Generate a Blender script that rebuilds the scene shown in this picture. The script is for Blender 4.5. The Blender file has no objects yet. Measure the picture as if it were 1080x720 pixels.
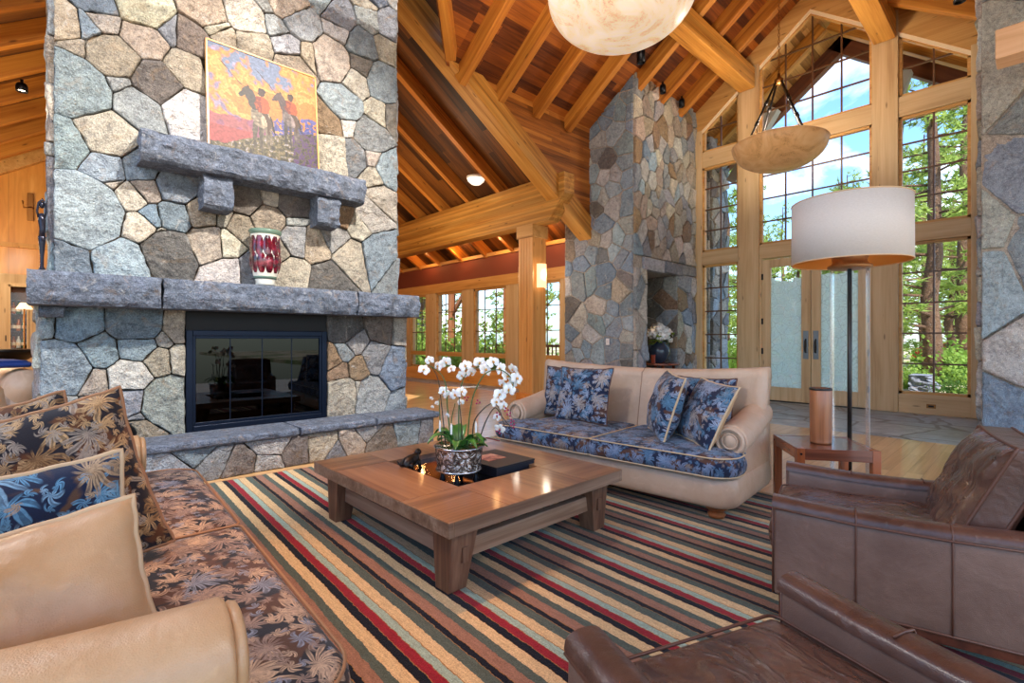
import bpy, bmesh, math, random
from mathutils import Vector, Matrix, noise
PI = math.pi
rnd = random.Random(7)
scene = bpy.context.scene
COL = scene.collection

# ------------------------------------------------------------------ helpers
def lin(c):
    c = c / 255.0
    return c / 12.92 if c <= 0.04045 else ((c + 0.055) / 1.055) ** 2.4
def rgb(r, g, b, a=1.0):
    return (lin(r), lin(g), lin(b), a)

class MB:
    def __init__(s):
        s.v = []; s.f = []; s.c = []; s.uv = []; s.cols = False; s.uvs = False
    def vert(s, p):
        s.v.append(tuple(p)); return len(s.v) - 1
    def face(s, ids, col=None, uv=None):
        s.f.append(tuple(ids)); s.c.append(col); s.uv.append(uv)
        if col is not None: s.cols = True
        if uv is not None: s.uvs = True
    def box(s, x0, x1, y0, y1, z0, z1, col=None):
        b = len(s.v)
        for z in (z0, z1):
            for x, y in ((x0, y0), (x1, y0), (x1, y1), (x0, y1)): s.v.append((x, y, z))
        for q in ((3, 2, 1, 0), (4, 5, 6, 7), (0, 1, 5, 4), (1, 2, 6, 5), (2, 3, 7, 6), (3, 0, 4, 7)):
            s.face([b + i for i in q], col)
        return s
    def hexa(s, p, col=None):      # 8 points: bottom ring 4, top ring 4
        b = len(s.v)
        s.v += [tuple(q) for q in p]
        for q in ((3, 2, 1, 0), (4, 5, 6, 7), (0, 1, 5, 4), (1, 2, 6, 5), (2, 3, 7, 6), (3, 0, 4, 7)):
            s.face([b + i for i in q], col)
        return s
    def tube(s, pts, r, n=8, cap=True, col=None, closed=False):
        pts = [Vector(p) for p in pts]
        rs = r if isinstance(r, (list, tuple)) else [r] * len(pts)
        rings = []; up = None; m = len(pts)
        for i, p in enumerate(pts):
            if closed: t = pts[(i + 1) % m] - pts[i - 1]
            else: t = pts[min(i + 1, m - 1)] - pts[max(i - 1, 0)]
            if t.length < 1e-9: t = Vector((0, 0, 1))
            t.normalize()
            if up is None:
                up = Vector((0, 0, 1)) if abs(t.z) < .9 else Vector((1, 0, 0))
            a = up - t * up.dot(t)
            if a.length < 1e-6: a = t.orthogonal()
            a.normalize(); up = a; b = t.cross(a)
            base = len(s.v)
            for k in range(n):
                w = 2 * PI * k / n
                s.v.append(tuple(p + (a * math.cos(w) + b * math.sin(w)) * rs[i]))
            rings.append(base)
        for i in range(m if closed else m - 1):
            A = rings[i]; B = rings[(i + 1) % m]
            for k in range(n):
                s.face((A + k, A + (k + 1) % n, B + (k + 1) % n, B + k), col)
        if cap and not closed:
            s.face([rings[0] + k for k in range(n)][::-1], col); s.face([rings[-1] + k for k in range(n)], col)
        return s
    def lathe(s, prof, c=(0, 0, 0), n=24, col=None, cols=None, cap=True, wob=None):
        rings = []
        for i, (r, z) in enumerate(prof):
            base = len(s.v)
            for k in range(n):
                w = 2 * PI * k / n
                rr = r * (wob(w, z) if wob else 1)
                s.v.append((c[0] + rr * math.cos(w), c[1] + rr * math.sin(w), c[2] + z))
            rings.append(base)
        for i in range(len(prof) - 1):
            for k in range(n):
                s.face((rings[i] + k, rings[i] + (k + 1) % n, rings[i + 1] + (k + 1) % n, rings[i + 1] + k), cols[i] if cols else col)
        if cap:
            if prof[0][0] > 1e-4: s.face([rings[0] + k for k in range(n)][::-1], cols[0] if cols else col)
            if prof[-1][0] > 1e-4: s.face([rings[-1] + k for k in range(n)], cols[-1] if cols else col)
        return s
    def grid(s, fn, nu, nv, uvs=None, closeu=False):
        b = len(s.v); U = nu if closeu else nu + 1
        for j in range(nv + 1):
            for i in range(U): s.v.append(tuple(fn(i / nu, j / nv)))
        for j in range(nv):
            for i in range(nu):
                i2 = (i + 1) % U if closeu else i + 1
                q = (b + j * U + i, b + j * U + i2, b + (j + 1) * U + i2, b + (j + 1) * U + i)
                u = None
                if uvs: u = [uvs(i / nu, j / nv), uvs((i + 1) / nu, j / nv), uvs((i + 1) / nu, (j + 1) / nv), uvs(i / nu, (j + 1) / nv)]
                s.face(q, None, u)
        return s
    def build(s, name, mat, parent=None, smooth=False, bevel=0, seg=2, subd=0, weld=False, loc=None, rot=None, solid=0):
        me = bpy.data.meshes.new(name)
        me.from_pydata(s.v, [], s.f)
        if s.cols:
            a = me.color_attributes.new('Col', 'FLOAT_COLOR', 'CORNER')
            vals = []
            for f, c in zip(s.f, s.c):
                c = c or (.5, .5, .5, 1)
                vals.extend(list(c) * len(f))
            a.data.foreach_set('color', vals)
        if s.uvs:
            l = me.uv_layers.new(name='UVMap'); vals = []
            for f, u in zip(s.f, s.uv):
                if u is None: vals.extend([0, 0] * len(f))
                else:
                    for q in u: vals.extend(q)
            l.data.foreach_set('uv', vals)
        if smooth: me.polygons.foreach_set('use_smooth', [True] * len(me.polygons))
        if mat: me.materials.append(mat)
        if weld:
            bm = bmesh.new(); bm.from_mesh(me); bmesh.ops.remove_doubles(bm, verts=bm.verts, dist=1e-5)
            bmesh.ops.recalc_face_normals(bm, faces=bm.faces); bm.to_mesh(me); bm.free()
        me.update()
        o = bpy.data.objects.new(name, me); COL.objects.link(o)
        if parent: o.parent = parent
        if loc: o.location = loc
        if rot: o.rotation_euler = rot
        if solid:
            m = o.modifiers.new('solid', 'SOLIDIFY'); m.thickness = solid; m.offset = 0
        if bevel:
            m = o.modifiers.new('bevel', 'BEVEL'); m.width = bevel; m.segments = seg; m.limit_method = 'ANGLE'; m.angle_limit = .6
            if not smooth:
                me.polygons.foreach_set('use_smooth', [True] * len(me.polygons)); m.harden_normals = True
        if subd:
            m = o.modifiers.new('sub', 'SUBSURF'); m.levels = subd; m.render_levels = subd
        return o

def thing(name, label, cat, loc=(0, 0, 0), rz=0, group=None, rot=None):
    o = bpy.data.objects.new(name, None); COL.objects.link(o)
    o.empty_display_size = .1
    o.location = loc; o.rotation_euler = rot or (0, 0, rz)
    o['label'] = label; o['category'] = cat
    if group: o['group'] = group
    return o
def tag(o, label, cat, group=None, kind=None):
    o['label'] = label; o['category'] = cat
    if group: o['group'] = group
    if kind: o['kind'] = kind
    return o
def struct(o, label=None):
    o['kind'] = 'structure'
    if label: o['label'] = label
    return o
def sempty(name, label=None):
    o = bpy.data.objects.new(name, None); COL.objects.link(o); o['kind'] = 'structure'
    if label: o['label'] = label
    return o
def copy_tree(src, parent=None):
    c = src.copy(); COL.objects.link(c)
    if parent: c.parent = parent
    for ch in src.children: copy_tree(ch, c)
    return c

# ------------------------------------------------------------------ node materials
class NT:
    def __init__(s, name):
        s.m = bpy.data.materials.new(name); s.m.use_nodes = True
        s.t = s.m.node_tree; s.n = s.t.nodes; s.l = s.t.links
        s.n.clear(); s.out = s.n.new('ShaderNodeOutputMaterial')
        s.b = s.n.new('ShaderNodeBsdfPrincipled'); s.l.new(s.b.outputs[0], s.out.inputs[0])
    def put(s, sock, v):
        if v is None: return
        if isinstance(v, bpy.types.NodeSocket): s.l.new(v, sock)
        elif isinstance(v, bpy.types.Node): s.l.new(v.outputs[0], sock)
        else: sock.default_value = v
    def node(s, typ, props=None, ins=None):
        n = s.n.new(typ)
        for k, v in (props or {}).items(): setattr(n, k, v)
        for k, v in (ins or {}).items(): s.put(n.inputs[k], v)
        return n
    def math(s, op, a, b=None, c=None, clamp=False):
        n = s.n.new('ShaderNodeMath'); n.operation = op; n.use_clamp = clamp
        s.put(n.inputs[0], a); s.put(n.inputs[1], b)
        if c is not None: s.put(n.inputs[2], c)
        return n.outputs[0]
    def vmath(s, op, a, b=None):
        n = s.n.new('ShaderNodeVectorMath'); n.operation = op
        s.put(n.inputs[0], a)
        if b is not None: s.put(n.inputs[1], b)
        return n
    def mix(s, f, a, b, mode='MIX'):
        n = s.n.new('ShaderNodeMix'); n.data_type = 'RGBA'; n.blend_type = mode
        s.put(n.inputs[0], f); s.put(n.inputs[6], a); s.put(n.inputs[7], b)
        return n.outputs[2]
    def ramp(s, f, stops, interp='LINEAR'):
        n = s.n.new('ShaderNodeValToRGB'); s.put(n.inputs[0], f)
        e = n.color_ramp.elements; n.color_ramp.interpolation = interp
        while len(e) < len(stops): e.new(1)
        for i, (p, c) in enumerate(stops):
            e[i].position = p; e[i].color = c if len(c) == 4 else (*c, 1)
        return n.outputs[0]
    def coord(s, kind='Object', scale=None, rot=None):
        c = s.n.new('ShaderNodeTexCoord').outputs[kind]
        if scale is None and rot is None: return c
        m = s.n.new('ShaderNodeMapping'); s.l.new(c, m.inputs[0])
        if scale: m.inputs['Scale'].default_value = scale
        if rot: m.inputs['Rotation'].default_value = rot
        return m.outputs[0]
    def noise(s, vec, scale, detail=4, rough=.55, dist=0, dims='3D'):
        n = s.n.new('ShaderNodeTexNoise'); n.noise_dimensions = dims
        s.put(n.inputs['Vector'], vec); n.inputs['Scale'].default_value = scale; n.inputs['Detail'].default_value = detail
        n.inputs['Roughness'].default_value = rough; n.inputs['Distortion'].default_value = dist
        return n.outputs[0]
    def bump(s, h, strength=.5, dist=.01, normal=None):
        n = s.n.new('ShaderNodeBump'); s.put(n.inputs['Height'], h); n.inputs['Strength'].default_value = strength
        n.inputs['Distance'].default_value = dist
        if normal is not None: s.l.new(normal, n.inputs['Normal'])
        return n.outputs[0]
    def fin(s, base=None, rough=.5, metal=0, normal=None, spec=.5, coat=0, coatr=.1, sheen=0, emit=None, estr=0, sss=0, trans=0, ior=None):
        b = s.b
        s.put(b.inputs['Base Color'], base); s.put(b.inputs['Roughness'], rough); s.put(b.inputs['Metallic'], metal)
        if normal is not None: s.put(b.inputs['Normal'], normal)
        b.inputs['Specular IOR Level'].default_value = spec
        b.inputs['Coat Weight'].default_value = coat; b.inputs['Coat Roughness'].default_value = coatr
        b.inputs['Sheen Weight'].default_value = sheen
        if emit is not None: s.put(b.inputs['Emission Color'], emit); s.put(b.inputs['Emission Strength'], estr)
        if trans: b.inputs['Transmission Weight'].default_value = trans
        if ior: b.inputs['IOR'].default_value = ior
        return s.m

def plain(name, c, rough=.5, metal=0, **k):
    t = NT(name); return t.fin(c, rough, metal, **k)

def wood(name, light, mid, dark, rough=.5, knots=True, rndv=.25, grain=1.0, coat=0, axis='X', spec=.4, lam=0):
    t = NT(name)
    sc = {'X': (.35, 6, 6), 'Z': (6, 6, .35), 'Y': (6, .35, 6)}[axis]
    sf = {'X': (1.2, 40, 40), 'Z': (40, 40, 1.2), 'Y': (40, 1.2, 40)}[axis]
    oi = t.n.new('ShaderNodeObjectInfo').outputs['Random']
    co = t.n.new('ShaderNodeTexCoord').outputs['Object']
    off = t.n.new('ShaderNodeVectorMath'); off.operation = 'ADD'; t.l.new(co, off.inputs[0])
    cmb = t.n.new('ShaderNodeCombineXYZ'); r10 = t.math('MULTIPLY', oi, 23.0)
    for i in range(3): t.l.new(r10, cmb.inputs[i])
    t.l.new(cmb.outputs[0], off.inputs[1])
    m1 = t.node('ShaderNodeMapping', None, {'Vector': off.outputs[0], 'Scale': tuple(q * grain for q in sc)})
    m2 = t.node('ShaderNodeMapping', None, {'Vector': off.outputs[0], 'Scale': tuple(q * grain for q in sf)})
    a = t.noise(m1.outputs[0], 1.0, 3, .6, .6); b = t.noise(m2.outputs[0], 1.0, 3, .6)
    f = t.math('ADD', t.math('MULTIPLY', a, .75), t.math('MULTIPLY', b, .35))
    c = t.ramp(f, [(.32, dark), (.5, mid), (.72, light)])
    if knots:
        ks = {'X': (1.2, 5, 5), 'Z': (5, 5, 1.2), 'Y': (5, 1.2, 5)}[axis]
        mk = t.node('ShaderNodeMapping', None, {'Vector': off.outputs[0], 'Scale': ks})
        v = t.node('ShaderNodeTexVoronoi', None, {'Vector': mk.outputs[0], 'Scale': 1.6}).outputs['Distance']
        kf = t.ramp(v, [(.05, (1, 1, 1)), (.13, (0, 0, 0))])
        c = t.mix(t.math('MULTIPLY', kf, .75), c, tuple(q * .45 for q in dark[:3]) + (1,))
    if lam:
        sep = t.n.new('ShaderNodeSeparateXYZ'); t.l.new(off.outputs[0], sep.inputs[0])
        zz = t.math('MULTIPLY', sep.outputs[2], lam); fl = t.math('FLOOR', zz); fr = t.math('FRACT', zz)
        wn = t.node('ShaderNodeTexWhiteNoise', {'noise_dimensions': '1D'}, {'W': fl}).outputs[0]
        c = t.mix(1.0, c, t.ramp(wn, [(0, (.74, .72, .7)), (1, (1.18, 1.16, 1.12))]), 'MULTIPLY')
        gap = t.math('LESS_THAN', fr, .05); c = t.mix(t.math('MULTIPLY', gap, .35), c, dark)
    rr = t.math('ADD', 1 - rndv / 2, t.math('MULTIPLY', oi, rndv))
    rc = t.n.new('ShaderNodeCombineXYZ')
    for i in range(3): t.l.new(rr, rc.inputs[i])
    c = t.mix(1.0, c, rc.outputs[0], 'MULTIPLY')
    return t.fin(c, rough, 0, t.bump(b, .25, .004), spec=spec, coat=coat)

def planks(name, light, mid, dark, pw=.14, pl=2.6, rough=.6, cu=0, cv=1, gap=.35, coat=0, vary=.5, spec=.4):
    """boards in object space: length along axis cu, width along axis cv"""
    t = NT(name); co = t.n.new('ShaderNodeTexCoord').outputs['Object']
    sep = t.n.new('ShaderNodeSeparateXYZ'); t.l.new(co, sep.inputs[0])
    U = sep.outputs[cu]; V = sep.outputs[cv]
    vy = t.math('DIVIDE', V, pw); row = t.math('FLOOR', vy); fy = t.math('FRACT', vy)
    rw = t.node('ShaderNodeTexWhiteNoise', {'noise_dimensions': '1D'}, {'W': row}).outputs[0]
    ux = t.math('ADD', t.math('DIVIDE', U, pl), t.math('MULTIPLY', rw, 7.3)); colm = t.math('FLOOR', ux); fx = t.math('FRACT', ux)
    cm = t.n.new('ShaderNodeCombineXYZ'); t.l.new(row, cm.inputs[0]); t.l.new(colm, cm.inputs[1])
    wn = t.node('ShaderNodeTexWhiteNoise', {'noise_dimensions': '3D'}, {'Vector': cm.outputs[0]}).outputs[0]
    g = t.n.new('ShaderNodeCombineXYZ'); t.l.new(t.math('MULTIPLY', U, 1.3), g.inputs[0]); t.l.new(t.math('MULTIPLY', V, 28), g.inputs[1])
    t.l.new(t.math('MULTIPLY', wn, 60), g.inputs[2])
    nz = t.noise(g.outputs[0], 1.0, 4, .6, .4)
    g2 = t.n.new('ShaderNodeCombineXYZ'); t.l.new(t.math('MULTIPLY', U, .6), g2.inputs[0]); t.l.new(t.math('MULTIPLY', V, 6), g2.inputs[1]); t.l.new(t.math('MULTIPLY', wn, 31), g2.inputs[2])
    nz2 = t.noise(g2.outputs[0], 1.0, 3, .5, .8)
    f = t.math('ADD', t.math('MULTIPLY', nz, .5), t.math('ADD', t.math('MULTIPLY', nz2, .4), t.math('MULTIPLY', t.math('SUBTRACT', wn, .5), vary)))
    c = t.ramp(f, [(.22, dark), (.45, mid), (.7, light)])
    e = t.math('MINIMUM', t.math('MINIMUM', fy, t.math('SUBTRACT', 1, fy)), t.math('MULTIPLY', t.math('MINIMUM', fx, t.math('SUBTRACT', 1, fx)), pl / pw))
    gp = t.math('LESS_THAN', e, .03)
    c = t.mix(t.math('MULTIPLY', gp, gap), c, tuple(q * .2 for q in dark[:3]) + (1,))
    return t.fin(c, rough, 0, t.bump(t.math('SUBTRACT', nz, t.math('MULTIPLY', gp, 2)), .3, .004), spec=spec, coat=coat)

def rock(name, bump=1.0, tint=(1, 1, 1, 1), attr=True, base=None, rough=.85, sc=1.0, lo=.55, hi=1.35):
    t = NT(name); co = t.coord('Object')
    n1 = t.noise(co, 3.2 * sc, 6, .62, .4); n2 = t.noise(co, 17 * sc, 6, .68, .3); n3 = t.noise(co, 70 * sc, 3, .6)
    if attr: c = t.node('ShaderNodeAttribute', {'attribute_name': 'Col'}).outputs[0]
    else: c = t.mix(t.ramp(n1, [(.35, (0, 0, 0)), (.65, (1, 1, 1))]), base[0], base[1])
    v = t.math('ADD', t.math('MULTIPLY', n1, .3), t.math('ADD', t.math('MULTIPLY', n2, .5), t.math('MULTIPLY', n3, .3)))
    k = t.ramp(v, [(.44, (lo, lo, lo * 1.03)), (.55, (1, 1, 1)), (.66, (hi, hi, hi * .98))])
    sp = t.ramp(t.noise(co, 120 * sc, 2, .7), [(.36, (.62, .62, .62)), (.5, (1, 1, 1)), (.64, (1.3, 1.3, 1.3))]); c = t.mix(.8, c, sp, 'MULTIPLY')
    c = t.mix(1.0, c, k, 'MULTIPLY')
    # rusty and pale patches that belong to the rock
    p = t.ramp(t.noise(co, 5.3 * sc, 4, .7, 1.2), [(.56, (0, 0, 0)), (.70, (1, 1, 1))])
    c = t.mix(t.math('MULTIPLY', p, .35), c, rgb(160, 132, 100))
    p2 = t.ramp(t.noise(co, 9.1 * sc, 5, .7, .8), [(.60, (0, 0, 0)), (.70, (1, 1, 1))])
    c = t.mix(t.math('MULTIPLY', p2, .4), c, rgb(205, 203, 198))
    c = t.mix(1.0, c, tint, 'MULTIPLY')
    rid = t.node('ShaderNodeTexVoronoi', {'feature': 'F1'}, {'Vector': t.mix(.12, co, t.node('ShaderNodeTexNoise', None, {'Vector': co, 'Scale': 5.0}).outputs[1]), 'Scale': 11 * sc}).outputs[0]
    h = t.math('ADD', t.math('MULTIPLY', n2, .7), t.math('ADD', t.math('MULTIPLY', n1, 1.1), t.math('MULTIPLY', n3, .22)))
    h = t.math('ADD', h, t.math('MULTIPLY', rid, .25))
    return t.fin(c, rough, 0, t.bump(h, 1.0 * bump, .07), spec=.25)

def leather(name, c1, c2, rough=.42, wr=1.0, coat=.15, fold=None):
    t = NT(name); co = t.coord('Object')
    n1 = t.noise(co, 4, 4, .6, .3); n2 = t.noise(co, 14, 5, .65, .6)
    v = t.node('ShaderNodeTexVoronoi', {'feature': 'DISTANCE_TO_EDGE'}, {'Vector': co, 'Scale': 190.0}).outputs[0]
    c = t.mix(t.ramp(n1, [(.3, (0, 0, 0)), (.7, (1, 1, 1))]), c1, c2)
    c = t.mix(t.math('MULTIPLY', t.ramp(n2, [(.55, (0, 0, 0)), (.75, (1, 1, 1))]), .25), c, tuple(q * 1.5 for q in c2[:3]) + (1,))
    ro = t.math('ADD', rough - .1, t.math('MULTIPLY', n2, .22))
    n5 = t.noise(t.coord('Object', (1, 1, 1)), 3.6, 2, .5, .9); rdg = t.math('POWER', t.math('SUBTRACT', 1, t.math('ABSOLUTE', t.math('MULTIPLY', t.math('SUBTRACT', n5, .5), 4)), clamp=True), 3.0)
    b1 = t.bump(t.math('ADD', n1, t.math('MULTIPLY', rdg, .10 * wr)), .32 * wr, .06)
    if fold:
        nf = t.noise(t.coord('Object', fold), 1.0, 2, .5, .7); rf = t.math('SUBTRACT', 1, t.math('ABSOLUTE', t.math('MULTIPLY', t.math('SUBTRACT', nf, .5), 3.2)), clamp=True)
        b1 = t.bump(t.math('POWER', rf, 2.0), .6, .035, b1)
    b2 = t.bump(t.math('ADD', t.math('MULTIPLY', v, .6), n2), .22, .008, b1)
    return t.fin(c, ro, 0, b2, spec=.45, coat=coat, coatr=.25)

def floral(name, base, cols, brown, scale=1.0, rough=.8):
    """leaf-and-palmette damask, laid out in the cushion's own UV"""
    t = NT(name); co = t.coord('UV')
    wob = t.node('ShaderNodeTexNoise', None, {'Vector': co, 'Scale': 7.0 * scale, 'Detail': 2.0}).outputs[1]
    scl = t.vmath('SCALE', t.vmath('SUBTRACT', wob, (.5, .5, .5)).outputs[0]); scl.inputs['Scale'].default_value = .07 / scale
    vv = t.vmath('ADD', co, scl.outputs[0])
    P = vv.outputs[0]
    bm = t.ramp(t.noise(P, 5.5 * scale, 2, .5, .6), [(.52, (0, 0, 0)), (.57, (1, 1, 1))])
    c = t.mix(t.math('MULTIPLY', bm, .85), base, brown)
    hgt = None
    for k, (s_, n_, curl, r0, r1) in enumerate(((6.2, 7, 3.5, .14, .48), (9.5, 5, -6, .1, .45), (14., 4, 8, .1, .42), (4.1, 11, 5, .12, .50))):
        off = t.vmath('ADD', P, (k * 3.71, k * 1.37, 0)).outputs[0]
        vo = t.node('ShaderNodeTexVoronoi', {'voronoi_dimensions': '2D'}, {'Vector': off, 'Scale': s_ * scale, 'Randomness': .9})
        d = t.vmath('SUBTRACT', off, vo.outputs['Position']).outputs[0]
        sep = t.n.new('ShaderNodeSeparateXYZ'); t.l.new(d, sep.inputs[0])
        r = t.math('MULTIPLY', t.vmath('LENGTH', d).outputs['Value'], s_ * scale)
        ang = t.math('ARCTAN2', sep.outputs[1], sep.outputs[0])
        cs = t.n.new('ShaderNodeSeparateColor'); t.l.new(vo.outputs['Color'], cs.inputs[0])
        ph = t.math('ADD', t.math('MULTIPLY', ang, n_ / 2.0), t.math('ADD', t.math('MULTIPLY', cs.outputs[0], 6.28), t.math('MULTIPLY', r, curl)))
        lobe = t.math('ABSOLUTE', t.math('SINE', ph))
        half = t.math('ADD', .55, t.math('MULTIPLY', t.math('SINE', t.math('ADD', ang, t.math('MULTIPLY', cs.outputs[1], 6.28))), .45))
        rad = t.math('MULTIPLY', t.math('ADD', r0 * .7, t.math('MULTIPLY', lobe, r1 * .88)), t.math('ADD', .35, t.math('MULTIPLY', half, .8)))
        inside = t.math('MULTIPLY', t.math('SUBTRACT', rad, r), 14, clamp=True)
        vein = t.math('GREATER_THAN', lobe, .93)
        inside = t.math('MULTIPLY', inside, t.math('SUBTRACT', 1, t.math('MULTIPLY', vein, .55)))
        pick = t.ramp(cs.outputs[2], [(0, cols[0]), (.45, cols[1]), (.8, cols[2])], 'CONSTANT')
        # second colouring inside each leaf
        inner = t.ramp(t.noise(off, 38 * scale, 2, .6), [(.42, (.55, .55, .6)), (.58, (1.1, 1.1, 1.1))]); pick = t.mix(.6, pick, inner, 'MULTIPLY')
        c = t.mix(inside, c, pick)
        hgt = inside if hgt is None else t.math('MAXIMUM', hgt, inside)
    w = t.noise(co, 300, 2, .5)
    c = t.mix(.25, c, t.mix(1.0, c, t.ramp(w, [(.3, (.5, .5, .5)), (.7, (1.4, 1.4, 1.4))]), 'MULTIPLY'))
    return t.fin(c, rough, 0, t.bump(t.math('ADD', hgt, w), .3, .003), spec=.25, sheen=.15)

M = {}
M['glulam'] = wood('honey_glulam', rgb(216, 164, 84), rgb(188, 130, 54), rgb(122, 72, 22), .5, lam=24)
M['rafter'] = wood('rafter_fir', rgb(204, 140, 58), rgb(170, 104, 34), rgb(112, 58, 14), .5)
M['raftbright'] = wood('brightened_rafter_fir', rgb(214, 146, 62), rgb(184, 112, 40), rgb(120, 64, 18), .5)  # lightened so wing rafters look lit against their darkened boards
M['fir'] = wood('pale_fir_vertical', rgb(214, 186, 144), rgb(198, 166, 122), rgb(166, 130, 86), .5, axis='Z', rndv=.1)
M['firh'] = wood('pale_fir_crosswise', rgb(214, 186, 144), rgb(198, 166, 122), rgb(166, 130, 86), .5, axis='Y', rndv=.1)
M['honeyh'] = wood('honey_trim', rgb(214, 168, 104), rgb(194, 144, 80), rgb(150, 102, 50), .5, axis='Y', rndv=.1)
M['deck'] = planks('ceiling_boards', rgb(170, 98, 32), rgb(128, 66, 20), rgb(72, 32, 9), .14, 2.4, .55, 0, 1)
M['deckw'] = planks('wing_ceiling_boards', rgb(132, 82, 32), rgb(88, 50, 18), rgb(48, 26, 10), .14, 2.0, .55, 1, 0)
M['gable'] = planks('gable_boards', rgb(196, 130, 54), rgb(160, 94, 34), rgb(100, 54, 16), .07, 3.4, .5, 0, 2, vary=.35)
M['floor'] = planks('oak_floor_boards', rgb(224, 186, 136), rgb(206, 162, 110), rgb(170, 122, 74), .12, 1.8, .28, 0, 1, gap=.25, coat=.3, vary=.25)
M['panel'] = wood('honey_wall_panel', rgb(214, 160, 84), rgb(196, 140, 68), rgb(168, 112, 48), .45, axis='Z', rndv=.05)
M['black'] = plain('black_metal', rgb(18, 20, 26), .35, .6)
M['navymetal'] = plain('blue_black_steel', rgb(16, 26, 44), .35, .7)
M['iron'] = plain('dark_iron', rgb(52, 50, 50), .4, .8)
M['brass'] = plain('aged_brass', rgb(150, 104, 56), .35, .9)
M['rock'] = rock('fireplace_granite', 1.0)
M['rock2'] = rock('fieldstone', .8, sc=1.2, lo=.6, hi=1.3, tint=(1.18, 1.24, 1.32, 1))
M['mortar'] = rock('dark_mortar', .5, attr=False, base=(rgb(70, 62, 52), rgb(40, 36, 30)))
M['mortar2'] = rock('grey_mortar', .6, attr=False, base=(rgb(186, 178, 168), rgb(156, 148, 138)))
M['slab'] = rock('blue_granite_slab', .9, attr=False, base=(rgb(120, 129, 146), rgb(88, 96, 110)), sc=1.2, lo=.5, hi=1.6)
M['slabtop'] = rock('honed_granite_top', .25, attr=False, base=(rgb(128, 132, 142), rgb(104, 106, 116)), sc=1.4, lo=.8, hi=1.2)
M['tan'] = leather('tan_leather', rgb(188, 154, 126), rgb(204, 174, 148), .42, .5)
M['tanL'] = leather('camel_leather', rgb(186, 144, 100), rgb(206, 168, 128), .4, .8)
M['brown'] = leather('brown_leather', rgb(66, 42, 34), rgb(98, 68, 56), .31, 1.0, .3)
M['browncush'] = leather('brown_leather_cushion', rgb(66, 42, 34), rgb(100, 70, 58), .28, .8, .35, (9, 3.2, 4))
M['brownside'] = leather('brown_leather_side', rgb(100, 76, 66), rgb(124, 98, 86), .42, .5, .15)
M['pipe'] = plain('cream_piping', rgb(206, 176, 138), .6)
M['pipebr'] = plain('brown_piping', rgb(90, 56, 42), .5)
M['pipegold'] = plain('orange_piping', rgb(158, 112, 76), .6)
BLUE = rgb(24, 34, 60)
M['flor'] = floral('blue_floral', BLUE, (rgb(150, 164, 186), rgb(84, 124, 152), rgb(172, 158, 148)), rgb(88, 56, 40), 1.25)
M['florseat'] = floral('blue_floral_seat', rgb(26, 34, 58), (rgb(124, 140, 166), rgb(88, 122, 152), rgb(150, 130, 116)), rgb(90, 58, 40), 1.25)
M['florbr'] = floral('brown_floral', rgb(26, 20, 24), (rgb(190, 158, 128), rgb(150, 124, 108), rgb(134, 138, 150)), rgb(88, 52, 28), 1.3)
M['florbk'] = floral('dark_floral', rgb(28, 26, 34), (rgb(190, 154, 108), rgb(160, 146, 130), rgb(146, 110, 70)), rgb(96, 56, 28), 1.5)
M['florbl'] = floral('navy_floral', rgb(20, 34, 62), (rgb(98, 152, 186), rgb(130, 170, 196), rgb(176, 150, 118)), rgb(96, 70, 50), 1.35)

def glass_mat(name, tint=(1, 1, 1, 1), refl=1.0, rough=0.0):
    t = NT(name); t.n.remove(t.b)
    tr = t.node('ShaderNodeBsdfTransparent', None, {'Color': tint}); gl = t.node('ShaderNodeBsdfGlossy', None, {'Roughness': rough, 'Color': (refl, refl, refl, 1)})
    fr0 = t.node('ShaderNodeFresnel', None, {'IOR': 1.45}); bf = t.n.new('ShaderNodeNewGeometry').outputs['Backfacing']; fr = t.n.new('ShaderNodeMath'); fr.operation = 'MULTIPLY'; t.l.new(fr0.outputs[0], fr.inputs[0]); t.l.new(t.math('SUBTRACT', 1, bf), fr.inputs[1]); mx = t.n.new('ShaderNodeMixShader')
    t.l.new(fr.outputs[0], mx.inputs[0]); t.l.new(tr.outputs[0], mx.inputs[1]); t.l.new(gl.outputs[0], mx.inputs[2]); t.l.new(mx.outputs[0], t.out.inputs[0])
    return t.m
M['glass'] = glass_mat('window_glass')
M['fireglass'] = glass_mat('smoked_fire_glass', rgb(90, 90, 92))
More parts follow.
